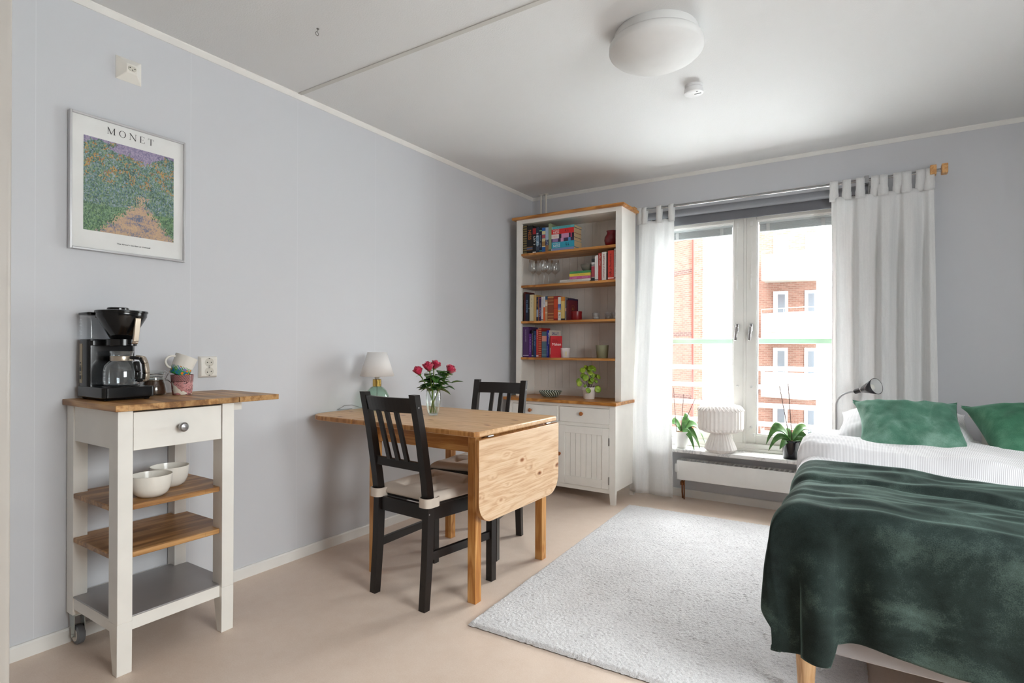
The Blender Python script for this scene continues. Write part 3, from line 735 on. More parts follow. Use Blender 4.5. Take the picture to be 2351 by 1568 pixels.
# mugs
def mug_mat(name, base, kind):
    t = NT(name); co = t.coord(); sx = t.add('ShaderNodeSeparateXYZ', {0: co})
    ang = t.math('ARCTAN2', sx.outputs[1], sx.outputs[0]); z = sx.outputs[2]
    blades = t.math('ABSOLUTE', t.math('SINE', t.math('MULTIPLY', ang, 21)))
    nz = t.noise(co, 60, 2); vo = t.add('ShaderNodeTexVoronoi', {'Vector': co, 'Scale': 62, 'Randomness': 1})
    hgt = t.math('ADD', .016, t.math('MULTIPLY', blades, .020))
    if kind == 'grass':
        g = t.math('LESS_THAN', z, hgt); gc = t.ramp(nz, [(.35, '#1e6b34'), (.5, '#3f9a4a'), (.62, '#2f6fa5')])
        col = t.mix(g, srgb(base), gc)
        fl = t.math('MULTIPLY', t.math('LESS_THAN', vo.outputs['Distance'], .34), t.math('LESS_THAN', z, .034))
        fc = t.ramp(vo.outputs['Color'], [(.3, '#e8862c'), (.55, '#7f74b8'), (.7, '#f0a03a')], 'CONSTANT'); col = t.mix(fl, col, fc)
        col = t.mix(t.math('LESS_THAN', sx.outputs[0], -.012), col, srgb(base))
    else:
        st = t.math('ABSOLUTE', t.math('SINE', t.math('MULTIPLY', t.math('ADD', ang, t.math('MULTIPLY', z, 9)), 34)))
        hz_ = t.math('MULTIPLY', t.math('GREATER_THAN', z, .052), t.math('GREATER_THAN', st, .72))
        col = t.mix(hz_, srgb(base), srgb('#2b1d20'))
        w1 = t.noise(t.add('ShaderNodeVectorMath', {0: co, 1: (40, 40, 55)}, operation='MULTIPLY'), 1.2, 2, .5, 1.5)
        ln = t.math('MULTIPLY', t.math('LESS_THAN', t.math('ABSOLUTE', t.math('SUBTRACT', w1, .5)), .022), t.math('LESS_THAN', z, .055))
        col = t.mix(ln, col, srgb('#2b1d20'))
        bl = t.math('MULTIPLY', t.math('GREATER_THAN', t.noise(co, 34, 1), .60), t.math('LESS_THAN', z, .05)); col = t.mix(bl, col, srgb('#e8e3d8'))
    t.set(t.b, 'Base Color', col); t.set(t.b, 'Roughness', .12); return t.m
def mug(name, label, base, kind, loc, rot, hang):
    t_ = thing(name, label, 'mug', (0, 0, 0), 'mugs stacked on the trolley')
    prof = [(.033, 0), (.035, .002), (.0375, .03), (.0395, .055), (.0415, .080), (.0395, .080), (.0375, .055), (.035, .01), (.03, .006), (0, .006)]
    b = MB(); b.lathe(prof, (0, 0, 0), 48); b.build('mug_body', mug_mat(kind+'_mug_print', base, kind), t_, smooth=True, angle=50)
    b = MB(); pts = []
    for k in range(13):
        a = -pi/2+pi*k/12; pts.append((.038+.028*cos(a), 0, .042+.024*sin(a)))
    b.tube(pts, .0045, 10); h = b.build('handle', CER, t_, smooth=True); h.rotation_euler = (0, 0, hang)
    t_.location = loc; t_.rotation_euler = rot
mug('mug', 'pink mug with dark line drawings standing on the trolley top', '#c88f8f', 'line', (.145, -2.980, .8905), (0, 0, 0), R(160))
mug('mug', 'white mug with grass and flowers tilted inside the pink mug', '#e6e2da', 'grass', (.143, -2.993, .9685), (R(-21), R(5), 0), R(-98))

# ------------------------------------------------------------------ wall sockets and poster
SOCK = mat('socket_plastic', '#e6e2da', .3); HOLE = mat('socket_hole', '#17140f', .6)
AXL = (Vector((0, 1, 0)), Vector((0, 0, 1)), Vector((1, 0, 0)))
so = thing('wall_socket', 'white double power socket on the left wall above the trolley', 'socket', (0, -2.8, .994))
b = MB(); b.hexa([(0, -2.842, .946), (0, -2.758, .946), (0, -2.758, 1.042), (0, -2.842, 1.042)], [(.016, -2.835, .953), (.016, -2.765, .953), (.016, -2.765, 1.035), (.016, -2.835, 1.035)])
sp = b.build('face_plate', SOCK, so, bevel=.003)
for z in (.974, 1.014):
    b = MB(); b.lathe([(.0195, .0165), (.018, .0168), (.0175, .0162), (0, .0162)], (0, -2.80, z), 32, AXL); w_ = b.build('socket_well', mat('socket_inner', '#cfcabf', .4), sp, smooth=True)
    b = MB()
    for (dy, dz) in ((-.0095, -.003 if z < 1 else .0), (.0095, 0)): b.lathe([(.0026, .0168), (0, .0169)], (0, -2.80+dy*.9, z+dz), 10, AXL)
    for dz in (-.0165, .0165): b.box(.0165, -2.803, z+dz-.0016, .0172, -2.797, z+dz+.0016)
    b.build('contact_hole', HOLE, w_ if False else sp)
so = thing('ceiling_lamp_outlet', 'square white pyramid shaped lamp outlet high on the left wall', 'socket', (0, -3.116, 2.172))
b = MB(); b.hexa([(0, -3.163, 2.126), (0, -3.070, 2.126), (0, -3.070, 2.219), (0, -3.163, 2.219)], [(.03, -3.134, 2.155), (.03, -3.099, 2.155), (.03, -3.099, 2.190), (.03, -3.134, 2.190)])
b.build('cover_plate', SOCK, so, bevel=.002)
b = MB(); b.prism(rr(-3.131, 2.163, -3.102, 2.182, .009, 5), .03, .0335, 'x'); f_ = b.build('outlet_face', mat('socket_inner', '#cfcabf', .4), so)
b = MB()
for (y, z) in ((-3.125, 2.174), (-3.108, 2.173), (-3.116, 2.167)): b.lathe([(.0022, .0336), (0, .0338)], (0, y, z), 10, AXL)
b.build('contact_hole', HOLE, so)

ps = thing('framed_poster', 'framed art poster of a flower garden with large lettering above the trolley', 'poster', (0, -3.11, 1.695))
PY0, PY1, PZ0, PZ1 = -3.315, -2.906, 1.4415, 1.9485
b = MB()
for (a, c, e, g) in ((PY0, PZ0, PY0+.008, PZ1), (PY1-.008, PZ0, PY1, PZ1), (PY0+.008, PZ0, PY1-.008, PZ0+.008), (PY0+.008, PZ1-.008, PY1-.008, PZ1)): b.box(.002, a, c, .021, e, g)
b.build('frame', mat('silver_frame', '#c9c9cb', .3, .6), ps, bevel=.0015)
b = MB(); b.box(.004, PY0+.006, PZ0+.006, .012, PY1-.006, PZ1-.006); pb = b.build('print', mat('poster_paper', '#e6e6e4', .6), ps)
def painting():
    t = NT('garden_painting'); tc = t.add('ShaderNodeTexCoord')
    co = t.add('ShaderNodeMapping', {'Vector': tc.outputs['UV']})
    wob = t.noise(co, 7, 4, .6); uvw = t.mix(.09, co.outputs[0], wob.outputs['Color']); uvd = t.add('ShaderNodeVectorMath', {0: uvw, 1: (-.045, -.045, 0)}, operation='ADD')
    sx = t.add('ShaderNodeSeparateXYZ', {0: uvd}); u, v = sx.outputs[0], sx.outputs[1]
    dab = t.add('ShaderNodeTexVoronoi', {'Vector': t.add('ShaderNodeVectorMath', {0: co, 1: (1, .72, 1)}, operation='MULTIPLY'), 'Scale': 95, 'Randomness': 1})
    rc = t.add('ShaderNodeSeparateXYZ', {0: dab.outputs['Color']}); r1, r2 = rc.outputs[0], rc.outputs[1]
    big = t.noise(co, 5, 4, .6)
    f = t.math('ADD', t.math('MULTIPLY', r1, .6), t.math('MULTIPLY', big, .45))
    foliage = t.ramp(f, [(.1, '#2b3f44'), (.25, '#3c5c5a'), (.4, '#5c7d5c'), (.52, '#5f7f8c'), (.66, '#7f9868'), (.8, '#8a9ab2'), (.9, '#a8b49a')])
    sun = t.math('MULTIPLY', t.math('GREATER_THAN', t.noise(co, 11, 2), .52), t.math('GREATER_THAN', r2, .55))
    sun = t.math('MULTIPLY', sun, t.math('GREATER_THAN', v, .5))
    c = t.mix(sun, foliage, t.ramp(r1, [(.2, '#9c6f48'), (.6, '#b98a50'), (.9, '#b59c62')]))
    skyc = t.ramp(f, [(.2, '#6d6688'), (.5, '#8f86a6'), (.8, '#a99ab4')])
    top = t.math('GREATER_THAN', t.math('ADD', v, t.math('MULTIPLY', big, .5)), t.math('ADD', 1.06, t.math('MULTIPLY', t.math('ABSOLUTE', t.math('SUBTRACT', u, .55)), .15)))
    c = t.mix(top, c, skyc)
    pathw = t.math('ADD', t.math('MULTIPLY', t.math('SUBTRACT', r2, .5), .10), t.math('ADD', .035, t.math('MULTIPLY', t.math('MAXIMUM', t.math('SUBTRACT', .34, v), 0), 1.05)))
    inp = t.math('MULTIPLY', t.math('LESS_THAN', t.math('ABSOLUTE', t.math('SUBTRACT', u, t.math('SUBTRACT', .58, t.math('MULTIPLY', t.math('SUBTRACT', .5, v), .12)))), pathw), t.math('LESS_THAN', v, .42))
    pc = t.ramp(t.math('ADD', t.math('MULTIPLY', r1, .3), t.noise(t.add('ShaderNodeVectorMath', {0: co, 1: (3, 12, 1)}, operation='MULTIPLY'), 1.4, 2)), [(.42, '#67728e'), (.55, '#a08f8c'), (.66, '#bfa084'), (.95, '#cdb08e')])
    c = t.mix(inp, c, pc)
    lawn = t.math('MULTIPLY', t.math('LESS_THAN', v, .27), t.math('SUBTRACT', 1, inp))
    c = t.mix(t.math('MULTIPLY', lawn, .7), c, t.ramp(r1, [(.2, '#3d5f43'), (.6, '#6a9157'), (.9, '#7d9f6a')]))
    t.set(t.b, 'Base Color', c); t.set(t.b, 'Roughness', .5); return t.m
b = MB(); b.add([(.0125, -3.270, 1.518), (.0125, -2.951, 1.518), (.0125, -2.951, 1.870), (.0125, -3.270, 1.870)], [(0, 1, 2, 3)])
o = b.build('picture', painting(), pb); uv = o.data.uv_layers.new(name='UVMap')
for l in o.data.loops:
    vco = o.data.vertices[l.vertex_index].co+world_off(o); uv.data[l.index].uv = ((vco.y+3.270)/.319, (vco.z-1.518)/.352)
INK = mat('printing_ink', '#3d3b3d', .6)
# serif capitals M O N E T from strokes (thick and thin stems with serifs)
b = MB()
def stroke(p, q, w_, yo, zo, s):
    a = Vector((0, yo+p[0]*s, zo+p[1]*s)); c = Vector((0, yo+q[0]*s, zo+q[1]*s)); d = (c-a).normalized(); n = Vector((0, -d.z, d.y))*w_*s/2
    b.add([(.0128, *(a-n)[1:]), (.0128, *(c-n)[1:]), (.0128, *(c+n)[1:]), (.0128, *(a+n)[1:])], [(0, 1, 2, 3)])
TK, TN_, SF = .13, .045, .035
GL_ = {'M': ([((.08, 0), (.08, 1), TN_), ((.08, 1), (.5, .03), TK), ((.5, .03), (.92, 1), TN_), ((.92, 0), (.92, 1), TK), ((-.04, .018), (.2, .018), SF), ((.76, .018), (1.06, .018), SF), ((-.04, .982), (.14, .982), SF), ((.88, .982), (1.06, .982), SF)], 1.08),
       'N': ([((.08, 0), (.08, 1), TN_), ((.08, 1), (.85, 0), TK), ((.85, 0), (.85, 1), TN_), ((-.04, .018), (.2, .018), SF), ((-.06, .982), (.12, .982), SF), ((.73, .982), (.97, .982), SF)], .95),
       'E': ([((.12, 0), (.12, 1), TK), ((0, .018), (.66, .018), SF), ((0, .982), (.62, .982), SF), ((.12, .5), (.45, .5), SF), ((.64, .02), (.68, .24), TN_), ((.61, .98), (.6, .8), TN_), ((.45, .4), (.45, .6), SF)], .7),
       'T': ([((.4, 0), (.4, 1), TK), ((.26, .018), (.54, .018), SF), ((0, .982), (.8, .982), SF), ((.02, .98), (0, .76), TN_), ((.78, .98), (.8, .76), TN_)], .8)}
y = -3.193; S_ = .0255
for ch in 'MONET':
    if ch == 'O':
        n = 40; inn = []; out = []
        for i in range(n):
            a = 2*pi*i/n; out.append((.0128, y+(.44+.46*cos(a))*S_, 1.898+(.5+.52*sin(a))*S_)); inn.append((.0128, y+(.44+.34*cos(a))*S_, 1.898+(.5+.475*sin(a))*S_))
        b.add(out+inn, [(i, (i+1) % n, n+(i+1) % n, n+i) for i in range(n)]); y += .92*S_+.0125
    else:
        for (p, q, wd) in GL_[ch][0]: stroke(p, q, wd, y, 1.898, S_)
        y += GL_[ch][1]*S_+.0125
b.build('title_lettering', INK, pb)
lettering("The Artist's Garden at Vétheuil", .0075, (.0128, -3.100, 1.481), (0, 1, 0), (0, 0, 1), INK, pb, 'caption_lettering', sx=1.25)
b = MB(); b.box(.0150, PY0+.007, PZ0+.007, .0155, PY1-.007, PZ1-.007); b.build('glazing', glass('poster_glazing', (1, 1, 1), .02, .6), ps)

# ------------------------------------------------------------------ ceiling things
cl = thing('ceiling_lamp', 'round white opal flush ceiling lamp', 'lamp', (1.725, -1.905, ZC))
OPAL = mat('opal_acrylic', '#dededd', .6, Specular_IOR_Level=.25)
b = MB(); b.lathe([(.165, 2.375), (.168, 2.370), (.172, 2.334), (.165, 2.330)], (1.725, -1.905, 0), 72); b.build('base_ring', mat('lamp_base_white', '#dddddc', .45), cl, smooth=True)
b = MB(); b.lathe([(.172, 2.336), (.183, 2.334), (.188, 2.325), (.189, 2.305), (.186, 2.298), (.170, 2.283), (.140, 2.266), (.10, 2.248), (.05, 2.239), (0, 2.236)], (1.725, -1.905, 0), 72); b.build('dome_shade', OPAL, cl, smooth=True, angle=60)
sd = thing('smoke_detector', 'small round white smoke detector on the ceiling next to the lamp', 'smoke detector', (1.733, -1.36, ZC))
b = MB(); b.lathe([(.043, 2.375), (.043, 2.363), (.039, 2.361), (.039, 2.358), (.045, 2.356), (.0465, 2.342), (.045, 2.336), (.04, 2.334), (0, 2.3335)], (1.733, -1.36, 0), 48); s_ = b.build('housing', mat('detector_plastic', '#dededf', .4), sd, smooth=True, angle=50)
b = MB(); b.box(1.75, -1.385, 2.3325, 1.758, -1.378, 2.334); b.box(1.735, -1.36, 2.3328, 1.768, -1.352, 2.334)
b.build('vent_slots', DARKP, s_)
hk = thing('ceiling_hook', 'small grey screw hook in the ceiling at upper left', 'hook', (.581, -2.673, ZC))
HKX, HKY = .581, -2.673
b = MB(); b.tube([(HKX, HKY, ZC), (HKX, HKY, ZC-.008)]+[(HKX+.3*(.006*sin(a)-.004), HKY+.007*cos(a)-.004, ZC-.020-.010*sin(a)) for a in [-1.0+i*.52 for i in range(9)]][::-1], .0013, 8); b.lathe([(.006, 0), (.0035, -.0035)], (HKX, HKY, ZC), 14)
b.build('hook_wire', mat('hook_metal', '#7d7b78', .4, .8), hk, smooth=True)

# ------------------------------------------------------------------ pine gateleg table
PINE = wood('pine_table', '#be9265', '#d3aa7d', '#dcb78f', 'x', (2.2, .098), 1.2, .42, 1.35, .07, .13)
PINEY = wood('pine_leaf', '#c59b76', '#dab894', '#e3c6a6', 'y', (2.2, .098), 1.3, .42, 1.35, .06, .13, (7, 0, 14))
PINEL = wood('pine_legs', '#a86c32', '#c08747', '#cf9a5c', 'z', None, .5, .4, 1.0)
PINEE = wood('pine_end_grain', '#94602f', '#ad763e', '#c08a50', 'z', (.115, .09), 0, .45, 1.5, .12)
tb = thing('gateleg_table', 'pine gateleg dining table against the wall, right leaf folded down', 'table', (.75, -1.95, 0))
TY0, TY1, TZ = -2.297, -1.598, .735
def ogee_top(b, poly, zt, th, inner=.014):
    c = Vector((sum(p[0] for p in poly)/len(poly), sum(p[1] for p in poly)/len(poly)))
    return b.prism(poly, zt-th, zt)
b = MB(); b.prism([(.362, TY0), (1.098, TY0), (1.113, TY0+.018), (1.113, TY1-.018), (1.098, TY1), (.362, TY1)], TZ-.024, TZ)
top = b.build('tabletop', [PINE, PINEE], tb, bevel=.006, seg=3)
for p in top.data.polygons:
    if p.normal.y < -.3: p.material_index = 1
b = MB(); b.prism(rr(.008, TY0, .360, TY1, .12, 10, (1, 0, 0, 1)), TZ-.024, TZ); lf = b.build('raised_leaf', [PINE, PINEE], tb, bevel=.006, seg=3)
for p in lf.data.polygons:
    if abs(p.normal.z) < .3: p.material_index = 1
b = MB(); b.prism(rr(-2.300, .352, -1.612, .703, .095, 10, (1, 1, 0, 0)), 1.103, 1.126, 'x')
for f_i in range(len(b.f)-14*2, len(b.f)): pass
dl = b.build('drop_leaf', [PINEY, PINEE], tb, bevel=.002)
for p in dl.data.polygons:
    if abs(p.normal.x) < .5: p.material_index = 1
b = MB()
for yy in (-2.20, -1.70): b.box(1.09, yy-.022, .708, 1.112, yy+.022, .7105); b.lathe([(.004, -.02), (.004, .02)], (1.112, yy, .708), 8, (Vector((1, 0, 0)), Vector((0, 0, 1)), Vector((0, 1, 0))))
b.build('hinge', STEEL, tb)
for (x, y) in ((1.032, -2.252), (.436, -2.252), (1.020, -1.667), (.424, -1.667)):
    b = MB(); b.box(x, y, 0, x+.042, y+.042, .711); b.build('leg', PINEL, tb, bevel=.002)
PINEA = wood('pine_apron', '#a1662d', '#bd8443', '#cb9556', 'x', None, .8, .4, 1.2)
b = MB(); b.box(.478, -2.240, .636, 1.032, -2.220, .711); b.box(.466, -1.655, .636, 1.02, -1.635, .711); b.box(1.045, -2.21, .636, 1.062, -1.667, .711); b.box(.437, -2.21, .636, .455, -1.667, .711)
b.build('apron', PINEA, tb, bevel=.001)

# ------------------------------------------------------------------ dining chairs
BLK = mat('black_brown_stain', '#17110f', .33, bump=(60, .1, .001))
CUSH = mat('cushion_cotton', '#cbbfb3', .85, bump=(700, .25, .0008))
def make_chair():
    t_ = thing('dining_chair', '', 'chair', (0, 0, 0), 'black dining chairs at the pine table')
    def post(sx):
        b = MB(); x = sx*.152; w_ = .017
        pr_ = [(-.217, 0, .0155), (-.200, .22, .018), (-.193, .42, .019), (-.205, .52, .018), (-.240, .72, .0165), (-.278, .892, .015)]
        xs = [x*1.0, x*1.0, x*1.0, x*1.0, x*1.0, x*1.0]
        for (a, c) in zip(pr_[:-1], pr_[1:]):
            b.hexa([(x-w_, a[0]-a[2], a[1]), (x+w_, a[0]-a[2], a[1]), (x+w_, a[0]+a[2], a[1]), (x-w_, a[0]+a[2], a[1])],
                   [(x-w_, c[0]-c[2], c[1]), (x+w_, c[0]-c[2], c[1]), (x+w_, c[0]+c[2], c[1]), (x-w_, c[0]+c[2], c[1])])
        return b.build('back_post', BLK, t_, smooth=True, angle=25)
    post(-1); post(1)
    for sx in (-1, 1):
        b = MB(); x = sx*.182; b.box(x-.017, .172, 0, x+.017, .206, .425); b.build('front_leg', BLK, t_, bevel=.0015)
        b = MB(); b.beam((sx*.152, -.19, .215), (sx*.182, .18, .215), .018, .034); b.build('side_stretcher', BLK, t_, bevel=.001)
        b = MB(); b.beam((sx*.154, -.185, .395), (sx*.184, .185, .395), .018, .062); b.build('side_rail', BLK, t_, bevel=.001)
    b = MB(); b.box(-.138, -.202, .365, .138, -.184, .425); b.build('rear_rail', BLK, t_, bevel=.001)
    b = MB(); b.box(-.17, .18, .365, .17, .198, .425); b.build('front_rail', BLK, t_, bevel=.001)
    b = MB(); b.prism([(-.165, -.175), (.165, -.175), (.205, .215), (-.205, .215)], .425, .437); b.build('seat', BLK, t_, bevel=.003)
    b = MB()     # curved crest rail
    def cr(u, v): x = -.137+.274*u; return (x, -.262-.010-.018*(1-(2*u-1)**2)-(v*.016), .815+.062*v)
    def cr2(u, v): x = -.137+.274*u; return (x, -.262+.010-.018*(1-(2*u-1)**2)-(v*.016), .815+.062*v)
    n = 13; A = [Vector(cr(i/(n-1), 0)) for i in range(n)]; B_ = [Vector(cr(i/(n-1), 1)) for i in range(n)]; C2 = [Vector(cr2(i/(n-1), 0)) for i in range(n)]; D2 = [Vector(cr2(i/(n-1), 1)) for i in range(n)]
    for i in range(n-1): b.hexa([A[i], A[i+1], C2[i+1], C2[i]], [B_[i], B_[i+1], D2[i+1], D2[i]])
    b.build('crest_rail', BLK, t_)
    b = MB(); b.beam((-.137, -.218, .588), (.137, -.218, .588), .018, .036); b.build('lower_rail', BLK, t_, bevel=.001)
    for x in (-.055, 0, .055):
        b = MB(); b.beam((x, -.221, .60), (x, -.274-.018*(1-(x/.137)**2)+.004, .82), .022, .011, (0, 1, 0)); b.build('slat', BLK, t_)
    b = MB()
    for sx in (-1, 1):
        for (yy, zz) in ((-.268, .84), (-.205, .395)): b.lathe([(.004, 0), (.0035, .0006), (0, .0006)], (sx*(.1691), yy, zz), 12, (Vector((0, 1, 0)), Vector((0, 0, 1)), Vector((sx, 0, 0))))
    b.build('bolt_head', STEEL, t_)
    return t_
def make_cushion():
    t_ = thing('seat_cushion', '', 'cushion', (0, 0, 0), 'beige seat cushions on the dining chairs')
    tufts = [(-.08, -.09), (.09, -.09), (0, .0), (-.1, .09), (.1, .09)]
    def outline(u, v):
        y = -.185+.385*v; hw = .172+.03*v; x = (2*u-1)*hw
        return x, y
    def zt(u, v):
        x, y = outline(u, v); e = min(u, 1-u, v, 1-v)
        z = .446+.034*sqrt(max(0, min(1, e/.07)))**1.0*(.8+.2*min(1, e/.2))
        for (tx, ty) in tufts:
            d = sqrt((x-tx)**2+(y-ty)**2); z -= .026*math.exp(-(d/.036)**1.3)
            for k in range(4):
                an = k*pi/2+.6; dx, dy = x-tx, y-ty; al = dx*cos(an)+dy*sin(an); pe = -dx*sin(an)+dy*cos(an)
                if 0 < al < .09: z -= .010*math.exp(-(pe/.009)**2)*(1-al/.09)
        return z
    b = MB(); n = 56
    top_ = [(*outline(i/(n-1), j/(n-1)), zt(i/(n-1), j/(n-1))) for j in range(n) for i in range(n)]
    bot_ = [(outline(i/(n-1), j/(n-1))[0]*.985, outline(i/(n-1), j/(n-1))[1]*.985, .438) for j in range(n) for i in range(n)]
    fs = []
    for j in range(n-1):
        for i in range(n-1):
            a = j*n+i; fs.append((a, a+1, a+n+1, a+n)); fs.append((n*n+a+n, n*n+a+n+1, n*n+a+1, n*n+a))
    rim = list(range(n))+[j*n+n-1 for j in range(1, n)]+[(n-1)*n+i for i in range(n-2, -1, -1)]+[j*n for j in range(n-2, 0, -1)]
    for k in range(len(rim)):
        a, c = rim[k], rim[(k+1) % len(rim)]; fs.append((c, a, n*n+a, n*n+c))
    b.add(top_+bot_, fs); b.build('cushion_body', CUSH, t_, smooth=True, angle=75)
    for sx in (-1, 1):
        b = MB(); ring = rr(sx*.152-.030, -.226, sx*.152+.028, -.150, .022, 5); k = len(ring)
        vs = []; ring2 = rr(sx*.152-.0335, -.2295, sx*.152+.0315, -.1465, .024, 5)
        for (zz0) in (.424, .462):
            vs += [(p[0], p[1], zz0) for p in ring2]
        for (zz0) in (.462, .424):
            vs += [(p[0], p[1], zz0) for p in ring]
        fs = []
        for L0 in range(4):
            for i in range(k):
                j = (i+1) % k; a0 = L0*k; a1 = ((L0+1) % 4)*k; fs.append((a0+i, a0+j, a1+j, a1+i))
        b.add(vs, fs); b.build('tie_strap', CUSH, t_, smooth=True, angle=50)
    return t_
ch1 = make_chair(); cu1 = make_cushion()
ch2 = clone(ch1); cu2 = clone(cu1)
for (c_, q_, loc, rz) in ((ch1, cu1, (.790, -2.185, 0), R(-3.2)), (ch2, cu2, (.648, -1.640, 0), R(190))):
    c_.location = q_.location = loc; c_.rotation_euler = q_.rotation_euler = (0, 0, rz)
ch1['label'] = 'black slatted dining chair on the near side of the table, back towards the camera'
ch2['label'] = 'black slatted dining chair on the far side of the table, by the bookcase'
cu1['label'] = 'beige tufted seat cushion strapped to the near dining chair'
cu2['label'] = 'beige tufted seat cushion half hidden under the table on the far chair'

# ------------------------------------------------------------------ table lamp
tl = thing('table_lamp', 'small lamp with pale green glass base, brass cap and white shade on the table', 'lamp', (.157, -1.94, TZ))
P0 = (.157, -1.94, TZ)
b = MB(); b.lathe([(.0, .001), (.043, .001), (.050, .006), (.064, .030), (.069, .055), (.066, .080), (.052, .108), (.034, .127), (.022, .133), (.022, .136)], P0, 40, cap=False)
b.build('glass_base', glass('green_glass', (.80, .91, .86), .03, 1.8, .04), tl, smooth=True, solid=.0025)
b = MB(); b.lathe([(.0235, .133), (.0235, .170), (.020, .172), (0, .172)], P0, 32); b.build('brass_cap', mat('brass', '#cfae62', .18, 1), tl, smooth=True)
b = MB(); b.lathe([(.010, .172), (.013, .176), (.0145, .198), (.013, .235), (0, .235)], P0, 20); b.build('lamp_holder', mat('holder_white', '#dddad4', .4), tl, smooth=True)
def shade_mat():
    t = NT('lamp_shade_fabric'); co = t.coord(); n = t.noise(t.add('ShaderNodeVectorMath', {0: co, 1: (300, 300, 500)}, operation='MULTIPLY'), 1, 2)
    d = t.add('ShaderNodeBsdfDiffuse', {'Color': srgb('#eeebe9')}); tr = t.add('ShaderNodeBsdfTranslucent', {'Color': srgb('#eeebe9')})
    t.set(d, 'Normal', t.add('ShaderNodeBump', {'Height': n, 'Strength': .1, 'Distance': .001}))
    ms = t.add('ShaderNodeMixShader', {0: .14, 1: d.outputs[0], 2: tr.outputs[0]}); t.t.links.new(ms.outputs[0], t.out.inputs[0]); return t.m
b = MB(); b.lathe([(.0935, .190), (.0515, .322)], P0, 64, cap=False); b.build('lamp_shade', shade_mat(), tl, smooth=True, solid=.0015)
b = MB(); b.tube([(P0[0]-.04, P0[1]-.04, TZ+.006), (P0[0]-.10, P0[1]-.09, TZ+.03), (.035, P0[1]-.125, TZ+.028), (.012, P0[1]-.15, TZ+.006), (.012, P0[1]-.05, TZ+.004)], .0022, 6); b.build('cable', mat('cable_grey', '#9a9b9c', .4), tl, smooth=True)
b = MB(); b.tube([(P0[0], P0[1], TZ+.01), (P0[0]+.01, P0[1]-.012, TZ+.05), (P0[0]-.006, P0[1]+.006, TZ+.09), (P0[0], P0[1], TZ+.135)], .0018, 6); b.build('inner_wire', mat('wire_dark', '#3d4a45', .5), tl, smooth=True)
# ------------------------------------------------------------------ plants helpers
def leaf_mat(name, a, b_, c):
    t = NT(name); co = t.coord(); n = t.noise(co, 30, 3)
    t.set(t.b, 'Base Color', t.ramp(n, [(.3, a), (.5, b_), (.75, c)])); t.set(t.b, 'Roughness', .38); t.set(t.b, 'Transmission Weight', 0); t.set(t.b, 'Subsurface Weight', .0)
    tl_ = t.add('ShaderNodeBsdfTranslucent', {'Color': srgb(c)}); ms = t.add('ShaderNodeMixShader', {0: .10, 1: t.b.outputs[0], 2: tl_.outputs[0]})
    t.t.links.new(ms.outputs[0], t.out.inputs[0]); return t.m
def arch_leaf(b, base, direc, L, W, rise, droop, nu=18, nv=7, tip=.9, fold=.12, twist=0):
    """strap leaf: leaves base along direc (xy), rises then droops"""
    d = Vector((direc[0], direc[1], 0)).normalized(); side = Vector((-d.y, d.x, 0)); B = Vector(base)
    def P(u, v):
        s_ = u; h = rise*sin(pi*min(1, s_*.9))*1.0-droop*s_**2.2
        p = B+d*(L*s_*(1-.12*s_))+Vector((0, 0, h))
        w_ = W*(sin(pi*min(1., .12+.88*s_**.85))**.75)*(1 if s_ < .97 else .4)
        a = (v-.5)*2
        sg = 1 if side.dot(Vector((-sin(YAW), cos(YAW), 0))) > 0 else -1
        return p+side*(a*w_/2*.8)+Vector((0, 0, abs(a)**1.6*fold*w_+a*sg*(.42+twist)*w_))
    b.grid(P, nu, nv)
def blade(b, base, d, up, L, W, curl=.2, n=6, serr=0):
    """small pointed leaf"""
    base = Vector(base); d = Vector(d).normalized(); s_ = d.cross(Vector(up)).normalized(); nn = s_.cross(d).normalized()
    def P(u, v):
        w_ = W*sin(pi*min(1, u**.8))*.5*(1+serr*(.12 if int(u*n*2) % 2 else 0)); a = (v-.5)*2
        return base+d*L*u+s_*a*w_+nn*(abs(a)*w_*.35-curl*L*u*u)
    b.grid(P, n+2, 5)

# ------------------------------------------------------------------ vase of roses
V0_ = (.568, -1.940, TZ)
vs_ = thing('glass_vase', 'clear glass vase of water holding the roses on the pine table', 'vase', V0_)
b = MB(); b.lathe([(.0, .001), (.024, .001), (.0265, .004), (.031, .025), (.0365, .060), (.0385, .085), (.0365, .112), (.0335, .135)], V0_, 48, cap=False)
b.lathe([(.0, .008), (.024, .008)], V0_, 48, cap=False); b.build('vase_glass', glass('vase_glass', (.95, .97, .965), .01, 2.0), vs_, smooth=True, solid=.002)
b = MB(); b.lathe([(0, .009), (.024, .009), (.030, .03), (.0352, .062), (0, .0625)], V0_, 40); b.build('water', glass('water', (.93, .96, .95), .0, 1.0), vs_, smooth=True)
STEM = leaf_mat('rose_stem_green', '#4e6b24', '#67822f', '#7d9440'); RLEAF = leaf_mat('rose_leaf_green', '#24481b', '#3a682a', '#5f8f42')
def rose_mat():
    t = NT('rose_petal'); co = t.coord(); n = t.noise(co, 70, 3); t.set(t.b, 'Base Color', t.ramp(n, [(.3, '#a3103a'), (.55, '#c51f4a'), (.8, '#d9476e')])); t.set(t.b, 'Roughness', .5)
    t.set(t.b, 'Sheen Weight', .3); return t.m
PETAL = rose_mat()
